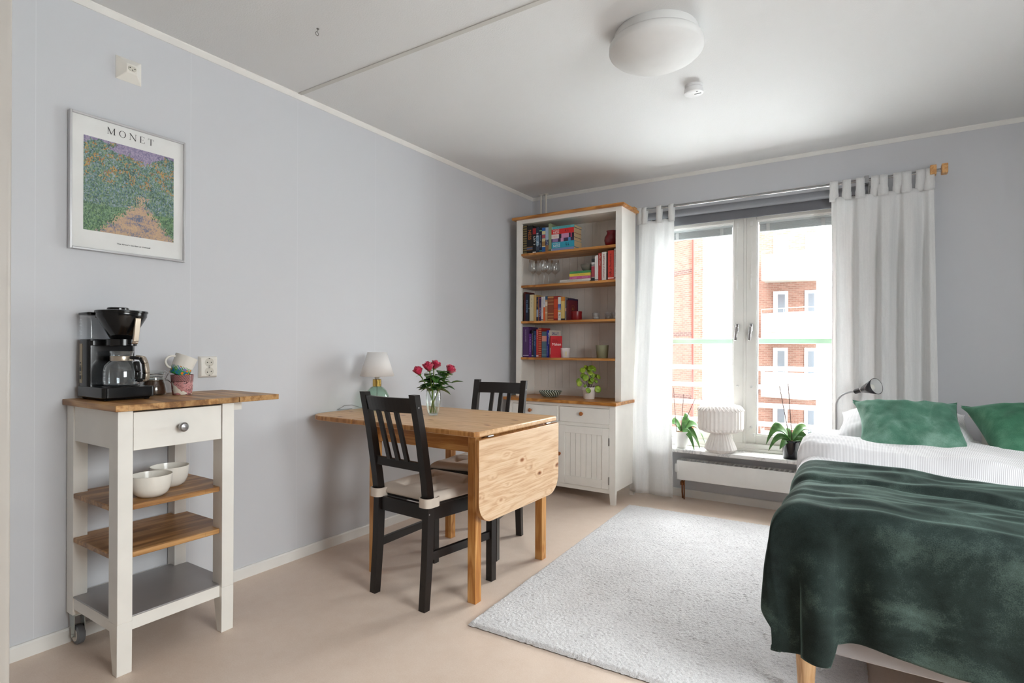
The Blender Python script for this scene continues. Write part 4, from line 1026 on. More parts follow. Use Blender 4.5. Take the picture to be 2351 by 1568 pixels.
def rose(label, head, r, foot, lean, seed, leaves):
    t_ = thing('rose', label, 'rose', tuple(V0_), 'roses in the glass vase')
    rn = random.Random(seed); H_ = Vector(head); Z = Vector(lean).normalized(); X = Z.cross(Vector((.3, 1, .2))).normalized(); Y = Z.cross(X)
    b = MB()
    for k in range(19):
        ring_ = k/18; a0 = k*2.4+rn.uniform(-.2, .2); rad = r*(.18+.72*ring_); hh = r*(2.15-.35*ring_+rn.uniform(-.18, .12)); open_ = .02+.42*ring_**2.6
        wdt = .9+.35*(1-ring_)
        def P(u, v, a0=a0, rad=rad, hh=hh, open_=open_, wdt=wdt):
            a = a0+(u-.5)*2*wdt; prof = sin(min(1, v*1.25)*pi/2)
            rr_ = rad*(.25+.75*prof)*(1+open_*(v**3))
            lip = (1-.28*abs(2*u-1)**2.5)
            z = hh*v*lip-r*1.0-(open_*.5*r*v**4)
            return H_+X*rr_*cos(a)+Y*rr_*sin(a)+Z*z
        b.grid(P, 7, 8)
    bl = b.build('bloom', PETAL, t_, smooth=True, angle=120, solid=.0005)
    b = MB(); q = H_-Z*r*.98
    for k in range(5): a = k*1.257; blade(b, q, X*cos(a)+Y*sin(a)-Z*.2, Z, r*1.0, r*.35, -.25)
    b.lathe([(.002, -.008), (.006, -.002), (.009, .004)], q, 10, (X, Y, Z)); b.build('sepals', STEM, t_, smooth=True)
    neck = Vector((V0_[0]+(H_.x-V0_[0])*.22, V0_[1]+(H_.y-V0_[1])*.22, TZ+.135)); F = Vector(foot)
    b = MB(); pts = []
    for i in range(13):
        s_ = i/12; p = (F*(1-s_)**2+neck*2*s_*(1-s_)*1.0+q*s_**2); pts.append(p)
    b.tube(pts, .003, 8); b.build('stem', STEM, t_, smooth=True)
    b = MB()
    for (fx, fy, fz, dx, dy, dz, L) in leaves: 
        p = Vector((V0_[0]+fx, V0_[1]+fy, TZ+fz)); d = Vector((dx, dy, dz)); blade(b, p, d, (0, 0, 1), L, L*.66, .18, 9, 1)
    b.build('leaves', RLEAF, t_, smooth=True, solid=.0004)
def rl_(seed, n, hmin=.126, hmax=.215):
    n = int(n*1.5)
    rn = random.Random(seed); out = []
    for _ in range(n):
        a = rn.uniform(0, 2*pi); rad = rn.uniform(.005, .05); out.append((rad*cos(a), rad*sin(a), rn.uniform(hmin, hmax), cos(a), sin(a), rn.uniform(-.45, .45), rn.uniform(.045, .070)))
    return out
rgt = Vector((cos(YAW), sin(YAW), 0))
def RP_(dx, z, back=0): p = Vector((V0_[0], V0_[1], 0))+rgt*dx+Vector((-sin(YAW), cos(YAW), 0))*back; return (p.x, p.y, z)
rose('leftmost of the four pink red roses, facing left', RP_(-.078, .964, -.01), .0235, RP_(.014, TZ+.012), (-.35, -.25, .9), 1, rl_(11, 12))
rose('pink red rose in the middle of the vase, the one in front', RP_(-.024, .986, -.02), .025, RP_(.0, TZ+.012, .01), (-.12, -.35, 1), 2, rl_(12, 12))
rose('pink red rose partly behind the middle one, streaked with pale pink', RP_(.008, .994, .02), .0235, RP_(-.012, TZ+.012, .0), (.3, .1, .7), 3, rl_(13, 10))
rose('rightmost of the four pink red roses, leaning right', RP_(.088, .970, .0), .025, RP_(-.016, TZ+.012, -.005), (.55, .05, .85), 4,
     rl_(14, 8)+[(.075, .05, .165, 1, .6, .35, .065), (.06, .03, .15, 1, .4, -.2, .05), (.05, .02, .17, .9, .9, .1, .05)])

# ------------------------------------------------------------------ bookcase cabinet
hc = thing('hutch_cabinet', 'tall white bookcase cabinet with pine shelves, pine worktop and two drawers', 'cabinet', (.55, -.33, 0))
HP = mat('cabinet_paint', '#e6e2db', .42); PB = wood('pine_board_varnished', '#9a5f24', '#b67a38', '#c88f4c', 'x', None, .55, .35, 1.1)
CX0, CX1, CYF, CYB = .098, .988, -.525, -.155
def post_(x0, x1, y0, y1, tx0, tx1, ty0, ty1):
    b = MB(); b.hexa([(tx0, ty0, 0), (tx1, ty0, 0), (tx1, ty1, 0), (tx0, ty1, 0)], [(x0, y0, .095), (x1, y0, .095), (x1, y1, .095), (x0, y1, .095)]); b.box(x0, y0, .095, x1, y1, .686)
    return b.build('leg', HP, hc)
post_(CX1-.046, CX1, CYF, CYF+.03, CX1-.036, CX1-.003, CYF, CYF+.028); post_(CX0, CX0+.046, CYF, CYF+.03, CX0+.003, CX0+.036, CYF, CYF+.028)
post_(CX1-.03, CX1, CYB-.03, CYB, CX1-.028, CX1, CYB-.028, CYB); post_(CX0, CX0+.03, CYB-.03, CYB, CX0, CX0+.028, CYB-.028, CYB)
b = MB(); b.box(CX1-.02, CYF+.03, .092, CX1-.002, CYB-.01, .686); b.box(CX0+.002, CYF+.03, .092, CX0+.02, CYB-.01, .686); b.box(CX0+.02, CYB-.03, .095, CX1-.02, CYB-.02, .686)
b.box(CX0+.02, CYF+.02, .095, CX1-.02, CYB-.03, .11); b.build('base_body', HP, hc)
b = MB(); b.box(CX0+.046, CYF+.005, .075, CX1-.046, CYF+.022, .104); b.build('plinth_rail', HP, hc)
b = MB(); b.box(CX0+.046, CYF+.006, .664, CX1-.046, CYF+.022, .686); b.box(.535, CYF+.006, .55, .551, CYF+.022, .664)
b.box(CX0+.046, CYF+.006, .528, CX1-.046, CYF+.022, .552); b.build('face_frame', HP, hc)
KN = wood('knob_wood', '#8a4a1f', '#a35f2c', '#b8743a', 'x', scale=3)
AXF = (Vector((1, 0, 0)), Vector((0, 0, 1)), Vector((0, -1, 0)))
def knob(x, z, parent, y=CYF-.001):
    b = MB(); b.lathe([(.007, 0), (.006, .008), (.009, .013), (.0135, .017), (.0145, .023), (.011, .027), (0, .028)], (x, y, z), 24, AXF); b.build('knob', KN, parent, smooth=True)
for (x0, x1, kx) in ((CX0+.048, .5335, .31), (.5525, CX1-.048, .735)):
    b = MB(); b.box(x0, CYF-.001, .553, x1, CYF+.018, .662); d = b.build('drawer', HP, hc, bevel=.0015); knob(kx, .6195, d, CYF-.001)
def door(x0, x1, kx, hingeside):
    z0, z1 = .105, .527; y0 = CYF-.001
    b = MB(); fw = .052
    b.box(x0, y0, z0, x0+fw, y0+.018, z1); b.box(x1-fw, y0, z0, x1, y0+.018, z1); b.box(x0+fw, y0, z0, x1-fw, y0+.018, z0+.06); b.box(x0+fw, y0, z1-.052, x1-fw, y0+.018, z1)
    d = b.build('door', HP, hc, bevel=.0012)
    b = MB(); n = 7; W_ = (x1-x0-2*fw)/n
    for k in range(n): b.box(x0+fw+k*W_+.0012, y0+.006, z0+.06, x0+fw+(k+1)*W_-.0012, y0+.014, z1-.052)
    b.box(x0+fw, y0+.010, z0+.06, x1-fw, y0+.016, z1-.052); b.build('beadboard_panel', HP, d)
    knob(kx, .319, d)
    b = MB()
    for zz in (.165, .435): b.box(hingeside-.0035, y0-.003, zz-.026, hingeside+.0035, y0+.002, zz+.026); 
    for zz in (.165, .435):
        for q in (-.026, -.009, .009, .026): b.lathe([(.0042, -.0008), (.0042, .0008)], (hingeside, y0-.001, zz+q), 10)
    b.build('hinge', STEEL, d)
door(.5455, CX1-.048, .5585, CX1-.0475); door(CX0+.048, .5425, .5285, CX0+.0475)
b = MB(); b.box(CX0-.028, -.548, .687, CX1+.012, CYB+.005, .709); b.build('worktop', PB, hc, bevel=.002)
UF = -.425; UZ = 2.088
b = MB(); b.box(CX1-.046, UF, .709, CX1, UF+.022, UZ); b.box(CX0+.012, UF, .709, CX0+.058, UF+.022, UZ); b.box(CX0+.058, UF, 2.058, CX1-.046, UF+.022, UZ); b.build('upper_face_frame', HP, hc, bevel=.001)
b = MB(); b.box(CX1-.018, UF+.022, .709, CX1-.001, CYB, UZ); b.build('side_panel', HP, hc)
b = MB(); b.box(CX0+.013, UF+.022, .709, CX0+.030, CYB, UZ); b.build('side_panel', HP, hc)
b = MB(); n = 13; W_ = (CX1-CX0-.05)/n
for k in range(n): b.box(CX0+.030+k*W_+.0016, CYB-.013, .76, CX0+.030+(k+1)*W_-.0016, CYB-.004, UZ)
b.box(CX0+.030, CYB-.0105, .709, CX1-.018, CYB, UZ); b.box(CX0+.030, CYB-.020, .709, CX1-.018, CYB-.007, .768)
b.build('beadboard_back', mat('cabinet_back_paint', '#ddd8d2', .5), hc)
b = MB(); b.box(CX0+.030, UF+.022, 2.062, CX1-.018, CYB, 2.075); b.build('top_panel', HP, hc)
b = MB(); b.box(CX0-.018, UF-.028, UZ, CX1+.024, CYB+.01, UZ+.021); b.build('cornice', PB, hc, bevel=.006, seg=3)
SH = (1.822, 1.574, 1.295, 1.013)
for z in SH:
    b = MB(); b.box(CX0+.031, UF+.002 if z > 1.01 else UF+.002, z-.017, CX1-.019, CYB-.012, z); b.box(CX0+.059, UF-.004, z-.017, CX1-.047, UF+.002, z); b.build('shelf', PB, hc, bevel=.001)

# ------------------------------------------------------------------ books
PAGES = mat('book_pages', '#d9cdb6', .8); PAGET = mat('book_pages_yellowed', '#cdb48c', .8)
def book(label, x0, x1, z0, h, color, group, yf=-.405, dep=.135, bands=(), txt=None, tcol='#e8e4da', ts=None, tz=.5, lean=0, side=None, z1=None, pages=None):
    """upright book, spine towards the room; bands = [(from, to, colour)] as fractions of the height"""
    t_ = thing('book', label, 'book', ((x0+x1)/2, yf, z0), group)
    cuts = sorted(set([0, 1]+[c for bd in bands for c in bd[:2]])); mats = [paint(color)]; b = MB(); e = .0012
    def z(f): return z0+h*f
    for lo, hi in zip(cuts[:-1], cuts[1:]):
        mi = 0
        for bd in bands:
            if bd[0] <= lo+1e-6 and hi <= bd[1]+1e-6:
                m_ = paint(bd[2])
                if m_ not in mats: mats.append(m_)
                mi = mats.index(m_)
        b.m(mi); b.box(x0+e/4, yf, z(lo), x1-e/4, yf+.002, z(hi))
    b.m(0); b.box(x0+e/4, yf+.002, z0, x0+e/4+.0015, yf+dep, z0+h); b.box(x1-e/4-.0015, yf+.002, z0, x1-e/4, yf+dep, z0+h)
    b.build('cover', mats, t_)
    MB().box(x0+e/4+.0016, yf+.0021, z0+.002, x1-e/4-.0016, yf+dep-.003, z0+h-.003).build('page_block', pages or PAGES, t_)
    if txt and txt.startswith('~'):
        scribble(h*float(txt[1:]), ((x0+x1)/2, yf-.0006, z(tz)), (0, 0, -1), (1, 0, 0), ts or (x1-x0)*.5, paint(tcol), t_, int(x0*1e4))
    elif txt:
        ts = ts or (x1-x0)*.62
        lettering(txt, ts, ((x0+x1)/2, yf-.0006, z(tz)), (0, 0, -1), (1, 0, 0), paint(tcol), t_, 'spine_lettering')
    return t_
G1, G2, G3, G4 = 'books on the top shelf', 'books on the second shelf', 'books on the third shelf', 'books on the fourth shelf'
def xs(px, y=-.405):   # position on the spine plane of a measured spine edge
    a = px-1175.5; b_ = 700-V0; u = (cos(ROLL)*a+sin(ROLL)*b_)/FPX
    rx, ry = cos(YAW)*u-sin(YAW), sin(YAW)*u+cos(YAW)
    return 2.4805+rx*(y+4.1502)/ry
S1 = SH[0]
def s1(p): return xs(1195+p/15.67)
gold = '#8c7a4c'
bk = [( 'tall black patterned book with gold ornaments, first at the left of the top shelf', 80, 213, .225, '#14130f', [(i/12+.02, i/12+.045, gold) for i in range(12)]+[(i/12+.055, i/12+.068, gold) for i in range(12)], None, None, 0, 0),
 ('thick black book with large orange lettering on the top shelf', 215, 425, .218, '#0c0b0e', [(.12, .15, '#8a5a2c'), (.22, .25, '#8a5a2c'), (.15, .22, '#4a5878')], 'NESS', '#c9712c', .036, .68),
 ('black book with red band and white lettering on the top shelf', 428, 545, .20, '#0e0c10', [(.74, .97, '#9c1a22'), (.0, .06, '#d8d5d0')], '~.4', '#e2dfda', .022, .45),
 ('blue grey starry paperback beside a red banded black book', 548, 660, .198, '#1c2b42', [(.3, .68, '#6d8ba0'), (.1, .3, '#3b4655')], '~.55', '#d8e0e6', .018, .5),
 ('dark navy paperback with thin pale lettering, left of a blue and cream one', 663, 757, .192, '#0f1c33', [(.05, .09, '#2f8f9a'), (.86, .9, '#6fae7a')], '~.5', '#9fb4c8', .009, .45),
 ('blue and cream illustrated paperback on the top shelf', 762, 884, .19, '#1f5aa0', [(.72, .86, '#d9cf9f'), (.58, .7, '#b14a4a'), (.44, .56, '#cdbd8c'), (.24, .44, '#9a7442'), (.22, .25, '#dfd7b0')], None, None, 0, 0),
 ('pale blue and brown paperback left of a sage green book', 888, 1008, .188, '#9fb3c8', [(0, .27, '#8d6544'), (.27, .5, '#1f2d5c')], '~.3', '#d5dbe3', .012, .38)]
for (lab, a, c, h, col, bands, tx, tc, ts, tzz) in bk: book(lab, s1(a), s1(c), S1, h, col, G1, bands=bands, txt=tx, tcol=tc or '#ffffff', ts=ts or None, tz=tzz or .5)
book('thin sage green book standing taller between the paperbacks and the lying stack', s1(1014), s1(1106), S1, .212, '#8b9675', G1, yf=-.412, dep=.15, bands=[(.03, .07, '#4c5545')])
def flatbook(label, x0, x1, z0, th, color, group, yf=-.405, dep=.125, bands=(), txts=(), pages=None):
    t_ = thing('book', label, 'book', ((x0+x1)/2, yf, z0), group); mats = [paint(color)]; b = MB(); L = x1-x0
    cuts = sorted(set([0, 1]+[c for bd in bands for c in bd[:2]]))
    for lo, hi in zip(cuts[:-1], cuts[1:]):
        mi = 0
        for bd in bands:
            if bd[0] <= lo+1e-6 and hi <= bd[1]+1e-6:
                m_ = paint(bd[2])
                if m_ not in mats: mats.append(m_)
                mi = mats.index(m_)
        b.m(mi); b.box(x0+L*lo, yf, z0+.0003, x0+L*hi, yf+.002, z0+th-.0003)
    b.m(0); b.box(x0, yf+.002, z0+.0003, x1, yf+dep, z0+.0015); b.box(x0, yf+.002, z0+th-.0015, x1, yf+dep, z0+th-.0003); b.build('cover', mats, t_)
    MB().box(x0+.001, yf+.0021, z0+.0016, x1-.001, yf+dep-.002, z0+th-.0016).build('page_block', pages or PAGET, t_)
    for (tx, fx, fz, sz, tc) in txts:
        if tx.startswith('~'): scribble(L*float(tx[1:]), (x0+L*fx, yf-.0006, z0+th*fz), (1, 0, 0), (0, 0, 1), sz, paint(tc), t_, int(z0*1e4+fx*90))
        else: lettering(tx, sz, (x0+L*fx, yf-.0006, z0+th*fz), (1, 0, 0), (0, 0, 1), paint(tc), t_, 'spine_lettering')
fx0, fx1 = s1(1112), s1(1925)
z = S1
for (lab, th, col, bands, txts, dx) in (
  ('lavender blue paperback at the bottom of the lying stack on the top shelf', .021, '#8190bd', [(0, .03, '#dcdce6')], [], -.004),
  ('turquoise paperback with large white lettering, second from the bottom of the lying stack', .047, '#2f9bb5', [], [('NESS', .22, .34, .028, '#e8eef0'), ('PATRICK', .22, .74, .016, '#bfe0e6'), ('~.16', .72, .5, .026, '#10242c')], .0),
  ('paperback with pink and black galaxy spine above the turquoise one', .026, '#3a2b48', [(.05, .3, '#8d6f9e'), (.42, .55, '#c58fb4'), (.75, .86, '#4f7fb6')], [], -.003),
  ('white and pink galaxy paperback under the red one in the lying stack', .033, '#2a1f30', [(0, .34, '#e3d8d6'), (.45, .78, '#c389ab'), (.86, .9, '#d64f86')], [('NESS', .17, .45, .018, '#d89a90')], -.003),
  ('red paperback with white lettering near the top of the lying stack', .039, '#cf2424', [], [('NESS', .22, .34, .024, '#f0e8e4'), ('PATRICK', .22, .76, .014, '#f0d8d4'), ('~.2', .72, .5, .018, '#2a1014')], -.004),
  ('pale turquoise paperback on top of the lying stack', .020, '#58adb2', [(.0, .02, '#dfe7e4')], [('~.6', .55, .5, .008, '#2f7a80')], .0)):
    flatbook(lab, fx0+dx, fx1+dx, z, th, col, G1, dep=.128, bands=bands, txts=txts); z += th
RV = thing('red_vase', 'round dark red glazed vase on the top shelf', 'vase', (.862, -.30, S1))
b = MB(); b.lathe([(.030, 0), (.036, .003), (.052, .030), (.057, .055), (.054, .078), (.042, .098), (.037, .110), (.040, .122), (.042, .125), (.039, .125), (.034, .112), (.034, .10)], (.862, -.30, S1), 56); b.build('vase_body', mat('oxblood_glaze', '#6f0d18', .12), RV, smooth=True, angle=60)

# second shelf
S2 = SH[1]
def s2(p, y=-.405): return xs(1195+p/10.22, y)
GL_W = glass('wine_glass', (.97, .975, .975), .01, 2.6)
for i, (p, y, lab) in enumerate(((290, -.36, 'wine glass on the second shelf, leftmost and nearest the side panel'), (425, -.27, 'wine glass on the second shelf, further back between the two largest glasses'),
     (547, -.37, 'wine glass on the second shelf, in the middle of the five and nearest the front'), (655, -.28, 'wine glass on the second shelf, right behind the middle one'), (812, -.24, 'wine glass on the second shelf, rightmost of the five'))):
    x = s2(p, y); t_ = thing('wine_glass', lab, 'glass', (x, y, S2), 'wine glasses on the second shelf')
    b = MB(); b.lathe([(0, .0015), (.034, .001), (.034, .002), (.008, .005), (.0035, .010), (.003, .06), (.0032, .092), (.008, .098), (.024, .108), (.036, .122), (.0385, .135), (.035, .165), (.030, .205)], (x, y, S2), 40, cap=False)
    b.build('glass_body', GL_W, t_, smooth=True, angle=80, solid=.001)
for (lab, a, c, th, col, tx) in (('thin white book at the bottom of the low stack on the second shelf', 905, 1620, .010, '#c9c4bc', []), ('white paperback lying second from the bottom of the low stack', 920, 1640, .014, '#dedad2', [('~.5', .5, .5, .006, '#777777')])):
    flatbook(lab, s2(a), s2(c), S2+(.0 if 'thin' in lab else .0105), th, col, G2, txts=tx, dep=.16)
zz = S2+.025
for (lab, th, col, a, c, tx) in (('pink paperback lying in the low stack on the second shelf', .020, '#c2598c', 1150, 1638, [('~.3', .75, .5, .007, '#e9c9d8'), ('~.25', .25, .4, .009, '#e9c9d8')]),
      ('yellow paperback between the pink and green ones', .021, '#dcc548', 1143, 1640, [('~.5', .5, .5, .007, '#b08a2a')]), ('green paperback on top of the low stack, under the glass bowl', .017, '#3b8350', 1155, 1650, [('~.4', .4, .5, .007, '#1d4a2c')])):
    flatbook(lab, s2(a), s2(c), zz, th, col, G2, dep=.12, txts=tx); zz += th
gb = thing('smoked_glass_bowl', 'smoky brown glass bowl on the green book', 'bowl', (s2(1490), -.345, zz))
b = MB(); b.lathe([(.0, .002), (.032, .002), (.046, .016), (.054, .036), (.056, .050)], (s2(1490)+.005, -.345, zz), 40, cap=False); b.build('bowl_glass', glass('smoked_glass', (.42, .38, .32), .05, 2.0, .35), gb, smooth=True, solid=.003)
for (lab, a, c, h, col, bands, tx, tc, ts, tzz) in (
 ('black and red paperback left of the white pair on the second shelf', 1661, 1736, .165, '#a9a4a2', [(.0, .15, '#0f1626'), (.19, .66, '#a33a48'), (.7, 1, '#17151a'), (.73, .84, '#c9c5c2')], None, None, 0, 0),
 ('slim white paperback, left one of a pair on the second shelf', 1740, 1777, .183, '#d9d6d3', [(.03, .06, '#222222')], None, None, 0, 0),
 ('slim white paperback, right one of a pair on the second shelf', 1778, 1816, .185, '#e0dddb', [(.03, .06, '#222222')], None, None, 0, 0),
 ('bright red book with pale lettering on the second shelf', 1820, 1893, .200, '#a82a22', [(.0, .0001, '#a82a22')], '~.4', '#e8d9cf', .010, .75),
 ('white book with a long dark red title down its spine', 1903, 2008, .205, '#d8d2cc', [], 'a gathering of shadows', '#a3333a', .0185, .52),
 ('narrow dark maroon book between the white and the orange red ones', 2010, 2044, .196, '#2b0c0d', [], None, None, 0, 0),
 ('orange red book with a long black title down its spine', 2046, 2186, .212, '#c43a2e', [(.05, .09, '#e6c7bd')], 'a conjuring of light', '#35100e', .021, .52),
 ('white book with grey red lettering, last at the right of the second shelf', 2192, 2262, .222, '#d5cec8', [(.04, .08, '#b04444')], '~.8', '#8b5a5e', .012, .55)):
    book(lab, s2(a), min(s2(c), CX1-.02), S2, h, col, G2, bands=bands, txt=tx, tcol=tc or '#fff', ts=ts or None, tz=tzz or .5, dep=.14, yf=-.405)
# third shelf
S3 = SH[2]
def s3(p): return xs(1195+p/15.67)
tanb = '#b9854c'
for (lab, a, c, h, col, bands, tx, tc, ts, tzz) in (
 ('tall dark maroon book, first at the left of the third shelf', 132, 180, .232, '#4a1512', [], None, None, 0, 0),
 ('navy book with large pale blue lettering on the third shelf', 181, 286, .214, '#101a33', [], 'V.E. SCHWAB', '#86a9cf', .0165, .55),
 ('narrow black book between the navy and the cream ones', 287, 326, .213, '#120f12', [(.45, .48, '#777777')], None, None, 0, 0),
 ('thick cream book on the third shelf', 328, 471, .206, '#c9bf9f', [], '~.35', '#8b8672', .010, .7),
 ('tan yellow book right of the thick cream one', 474, 570, .204, '#b9975c', [], None, None, 0, 0),
 ('navy paperback with pale block on the spine, third shelf', 575, 640, .185, '#171a3c', [(.17, .48, '#8f9ab0')], '~.3', '#b0905a', .010, .72),
 ('thin orange brown book between the navy and the purple paperbacks', 641, 663, .185, '#a8672f', [], None, None, 0, 0),
 ('purple paperback with white lettering on the third shelf', 665, 747, .185, '#33174a', [(.93, .96, '#a03040')], '~.4', '#d8cfe0', .010, .35),
 ('white paperback on the third shelf, left of the white and orange one', 750, 816, .186, '#cfcbc8', [(.03, .06, '#333333')], '~.6', '#8d8a90', .008, .6),
 ('half white half orange paperback on the third shelf', 820, 886, .187, '#d3d0cf', [(0, .56, '#d4551a')], '~.3', '#4a5f9a', .010, .75),
 ('tan and blue striped paperback on the third shelf', 892, 966, .188, '#b98f6a', [(.86, 1, '#2c5578'), (.3, .36, '#d6bda0'), (.6, .78, '#d8c8b6')], None, None, 0, 0),
 ('thick brown leather bound book with gold bands', 974, 1190, .186, '#7f3d22', [(.02, .07, tanb), (.13, .145, tanb), (.17, .185, tanb), (.27, .285, tanb), (.30, .315, tanb), (.655, .67, tanb), (.69, .705, tanb), (.80, .812, tanb), (.84, .852, tanb), (.93, .98, tanb)], None, None, 0, 0),
 ('orange red hardback right of the leather bound book', 1196, 1346, .186, '#b8421a', [(0, .09, '#8a1c14'), (.87, 1, '#8a1c14'), (.49, .51, '#7d2a14')], None, None, 0, 0),
 ('white paperback with multicoloured picture spine on the third shelf', 1350, 1452, .176, '#d2cfc9', [(.45, .54, '#7c86a8'), (.54, .62, '#4f62a0'), (.36, .43, '#c49a52'), (.62, .7, '#3b5b9c')], '~.25', '#222222', .016, .2),
 ('yellow paperback with orange flowers at the top of its spine', 1460, 1592, .177, '#cdb068', [(0, .08, '#2b2018'), (.82, 1, '#c07a28')], None, None, 0, 0),
 ('slim grey paperback right of the yellow one', 1602, 1650, .173, '#77706e', [(.4, .52, '#c59a86')], None, None, 0, 0)):
    book(lab, s3(a), s3(c), S3, h, col, G3, bands=bands, txt=tx, tcol=tc or '#fff', ts=ts or None, tz=tzz or .5, dep=.14)
def turned_book(label, loc, rot, th, dep, h, color, group, front=(), spine=None, pages=None):
    """book standing turned so that its front board (its +x side) shows; local: spine at y=0 facing -y, front board at x=th"""
    t_ = thing('book', label, 'book', (0, 0, 0), group)
    MB().box(0, 0, 0, th, .002, h).box(0, .002, 0, .0015, dep, h).box(th-.0015, .002, 0, th, dep, h).build('cover', paint(color), t_)
    MB().box(.0016, .0021, .002, th-.0016, dep-.003, h-.003).build('page_block', pages or PAGES, t_)
    for (tx, fy, fz, sz, tc) in front:
        if tx.startswith('~'): scribble(dep*float(tx[1:]), (th+.0006, dep*fy, h*fz), (0, 1, 0), (0, 0, 1), sz, paint(tc), t_, int(fz*99), 'cover_lettering')
        else: lettering(tx, sz, (th+.0006, dep*fy, h*fz), (0, 1, 0), (0, 0, 1), paint(tc), t_, 'cover_lettering')
    if spine: lettering(spine[0], spine[1], (th/2, -.0006, h*spine[3]), (0, 0, -1), (1, 0, 0), paint(spine[2]), t_, 'spine_lettering')
    t_.location = loc; t_.rotation_euler = (0, 0, rot); return t_
turned_book('dark purple book standing at an angle behind the maroon one', (s3(1652), -.385, S3), R(-6), .014, .125, .166, '#261a3c', G3, [('~.6', .55, .87, .008, '#8d86a8')])
mb_ = turned_book('dark maroon book with a round gold emblem on its cover', (s3(1672), -.410, S3), R(-14), .016, .105, .150, '#54111a', G3)
b = MB(); n = 28
vs2 = []
for r_ in (.020, .0188): vs2 += [(.0164, .052+r_*cos(2*pi*i/n), .092+r_*1.15*sin(2*pi*i/n)) for i in range(n)]
b.add(vs2, [(i, (i+1) % n, n+(i+1) % n, n+i) for i in range(n)])
b.lathe([(.008, 0), (.0005, .0003)], (.0163, .052, .085), 7, (Vector((0, 1, 0)), Vector((0, 0, 1)), Vector((1, 0, 0)))); b.lathe([(.004, 0), (.0005, .0003)], (.0163, .052, .098), 6, (Vector((0, 1, 0)), Vector((0, 0, 1)), Vector((1, 0, 0))))
eo = MB(); me_l = mb_.location.copy(); me_r = mb_.rotation_euler.copy(); mb_.location = (0, 0, 0)
b.build('gold_emblem', mat('gold_foil', '#a97c3c', .35, .7), mb_); mb_.location = me_l
tn = thing('round_tin', 'round dark red lidded tin on the third shelf', 'tin', (.592, -.34, S3))
b = MB(); b.lathe([(.042, 0), (.0435, .002), (.0435, .055)], (.592, -.34, S3), 44); tb_ = b.build('tin_body', mat('red_tin', '#7a1014', .35), tn, smooth=True)
b = MB(); b.lathe([(.0445, .050), (.0448, .066), (.043, .068), (0, .068)], (.592, -.34, S3), 44); b.build('tin_lid', mat('red_tin', '#7a1014', .35), tn, smooth=True)
for (x, y, lab) in ((.742, -.31, 'glass tealight holder standing alone on the third shelf'), (.838, -.30, 'glass tealight holder on the third shelf, left one of the touching pair'), (.897, -.315, 'glass tealight holder on the third shelf, right one of the touching pair')):
    t_ = thing('tealight_holder', lab, 'candle holder', (x, y, S3), 'tealight holders on the third shelf')
    b = MB(); b.lathe([(.0, .001), (.024, .001), (.028, .006), (.0295, .05), (.0305, .055)], (x, y, S3), 12, cap=False); b.lathe([(.0, .010), (.026, .010)], (x, y, S3), 12, cap=False); b.build('glass_cup', glass('holder_glass', (.9, .9, .9), .03, 2.2, .05), t_, smooth=True, solid=.002)
    b = MB(); b.lathe([(.0185, .011), (.0185, .024), (.018, .026), (.0175, .0235), (0, .0235)], (x, y, S3), 24); b.build('tealight', mat('white_wax', '#e8e4dd', .5), t_, smooth=True)
# fourth shelf
S4 = SH[3]
s4 = s3
for (lab, a, c, h, col, bands, tx, tc, ts, tzz) in (
 ('thick purple hardback, first at the left of the fourth shelf', 88, 300, .238, '#4a2a5c', [(.05, .07, '#b9a9c9')], '~.42', '#b7a6c6', .010, .70),
 ('short bright violet paperback beside the thick purple hardback', 303, 402, .185, '#521a78', [], '~.7', '#d9c8e6', .008, .5),
 ('slim black book on the fourth shelf', 406, 466, .213, '#17161c', [(.04, .07, '#c9c9cf')], '~.7', '#a6a6ac', .008, .55),
 ('dark blue book right of the slim black one', 474, 571, .206, '#16325f', [], '~.5', '#7f98c2', .010, .65),
 ('slim tomato red book on the fourth shelf', 574, 648, .217, '#b8352c', [(.03, .08, '#e8d6cf')], '~.3', '#e0a79c', .010, .8),
 ('tall red book with rows of small gold ornaments', 652, 756, .228, '#a01f18', [(i/14+.02, i/14+.035, '#c9a05a') for i in range(14)], None, None, 0, 0),
 ('blue green marbled book with a salmon band', 772, 953, .200, '#4c6674', [(.62, .83, '#d08878'), (.08, .12, '#6e8793'), (.3, .34, '#63808c')], None, None, 0, 0)):
    book(lab, s4(a), s4(c), S4, h, col, G4, bands=bands, txt=tx, tcol=tc or '#fff', ts=ts or None, tz=tzz or .5, dep=.14)
sr = turned_book('cream book with a bright blue spine, its cover half hidden by a red book', (s4(955), -.408, S4), R(-13), .024, .135, .208, '#c9bfb2', G4, [('SALLY', .52, .88, .030, '#1b1f7a'), ('ROONEY', .5, .72, .026, '#1b1f7a')])
sr_l = sr.location.copy(); sr.location = (0, 0, 0)
MB().box(.0, -.0008, 0, .026, .0, .208).build('blue_spine', paint('#1c2196'), sr)
lettering('SALLY ROONEY', .0125, (.0185, -.0014, .145), (0, 0, -1), (1, 0, 0), paint('#e8e6ea'), sr, 'spine_lettering'); lettering('INTERMEZZO', .0125, (.0085, -.0014, .052), (0, 0, -1), (1, 0, 0), paint('#9aa2d8'), sr, 'spine_lettering')
sr.location = sr_l
turned_book('bright red book with a white title, standing in front of the cream and blue one', (s4(1145), -.440, S4), R(-31), .016, .098, .165, '#b81420', G4, [('Maken', .5, .61, .030, '#f0e4e0'), ('~.45', .36, .80, .009, '#4a0a0e'), ('~.5', .38, .73, .009, '#4a0a0e')], ('Maken', .019, '#f0e4e0', .3), None)
ct = thing('candle_jar', 'small white tapered candle jar with a gold label on the fourth shelf', 'candle', (.508, -.352, S4))
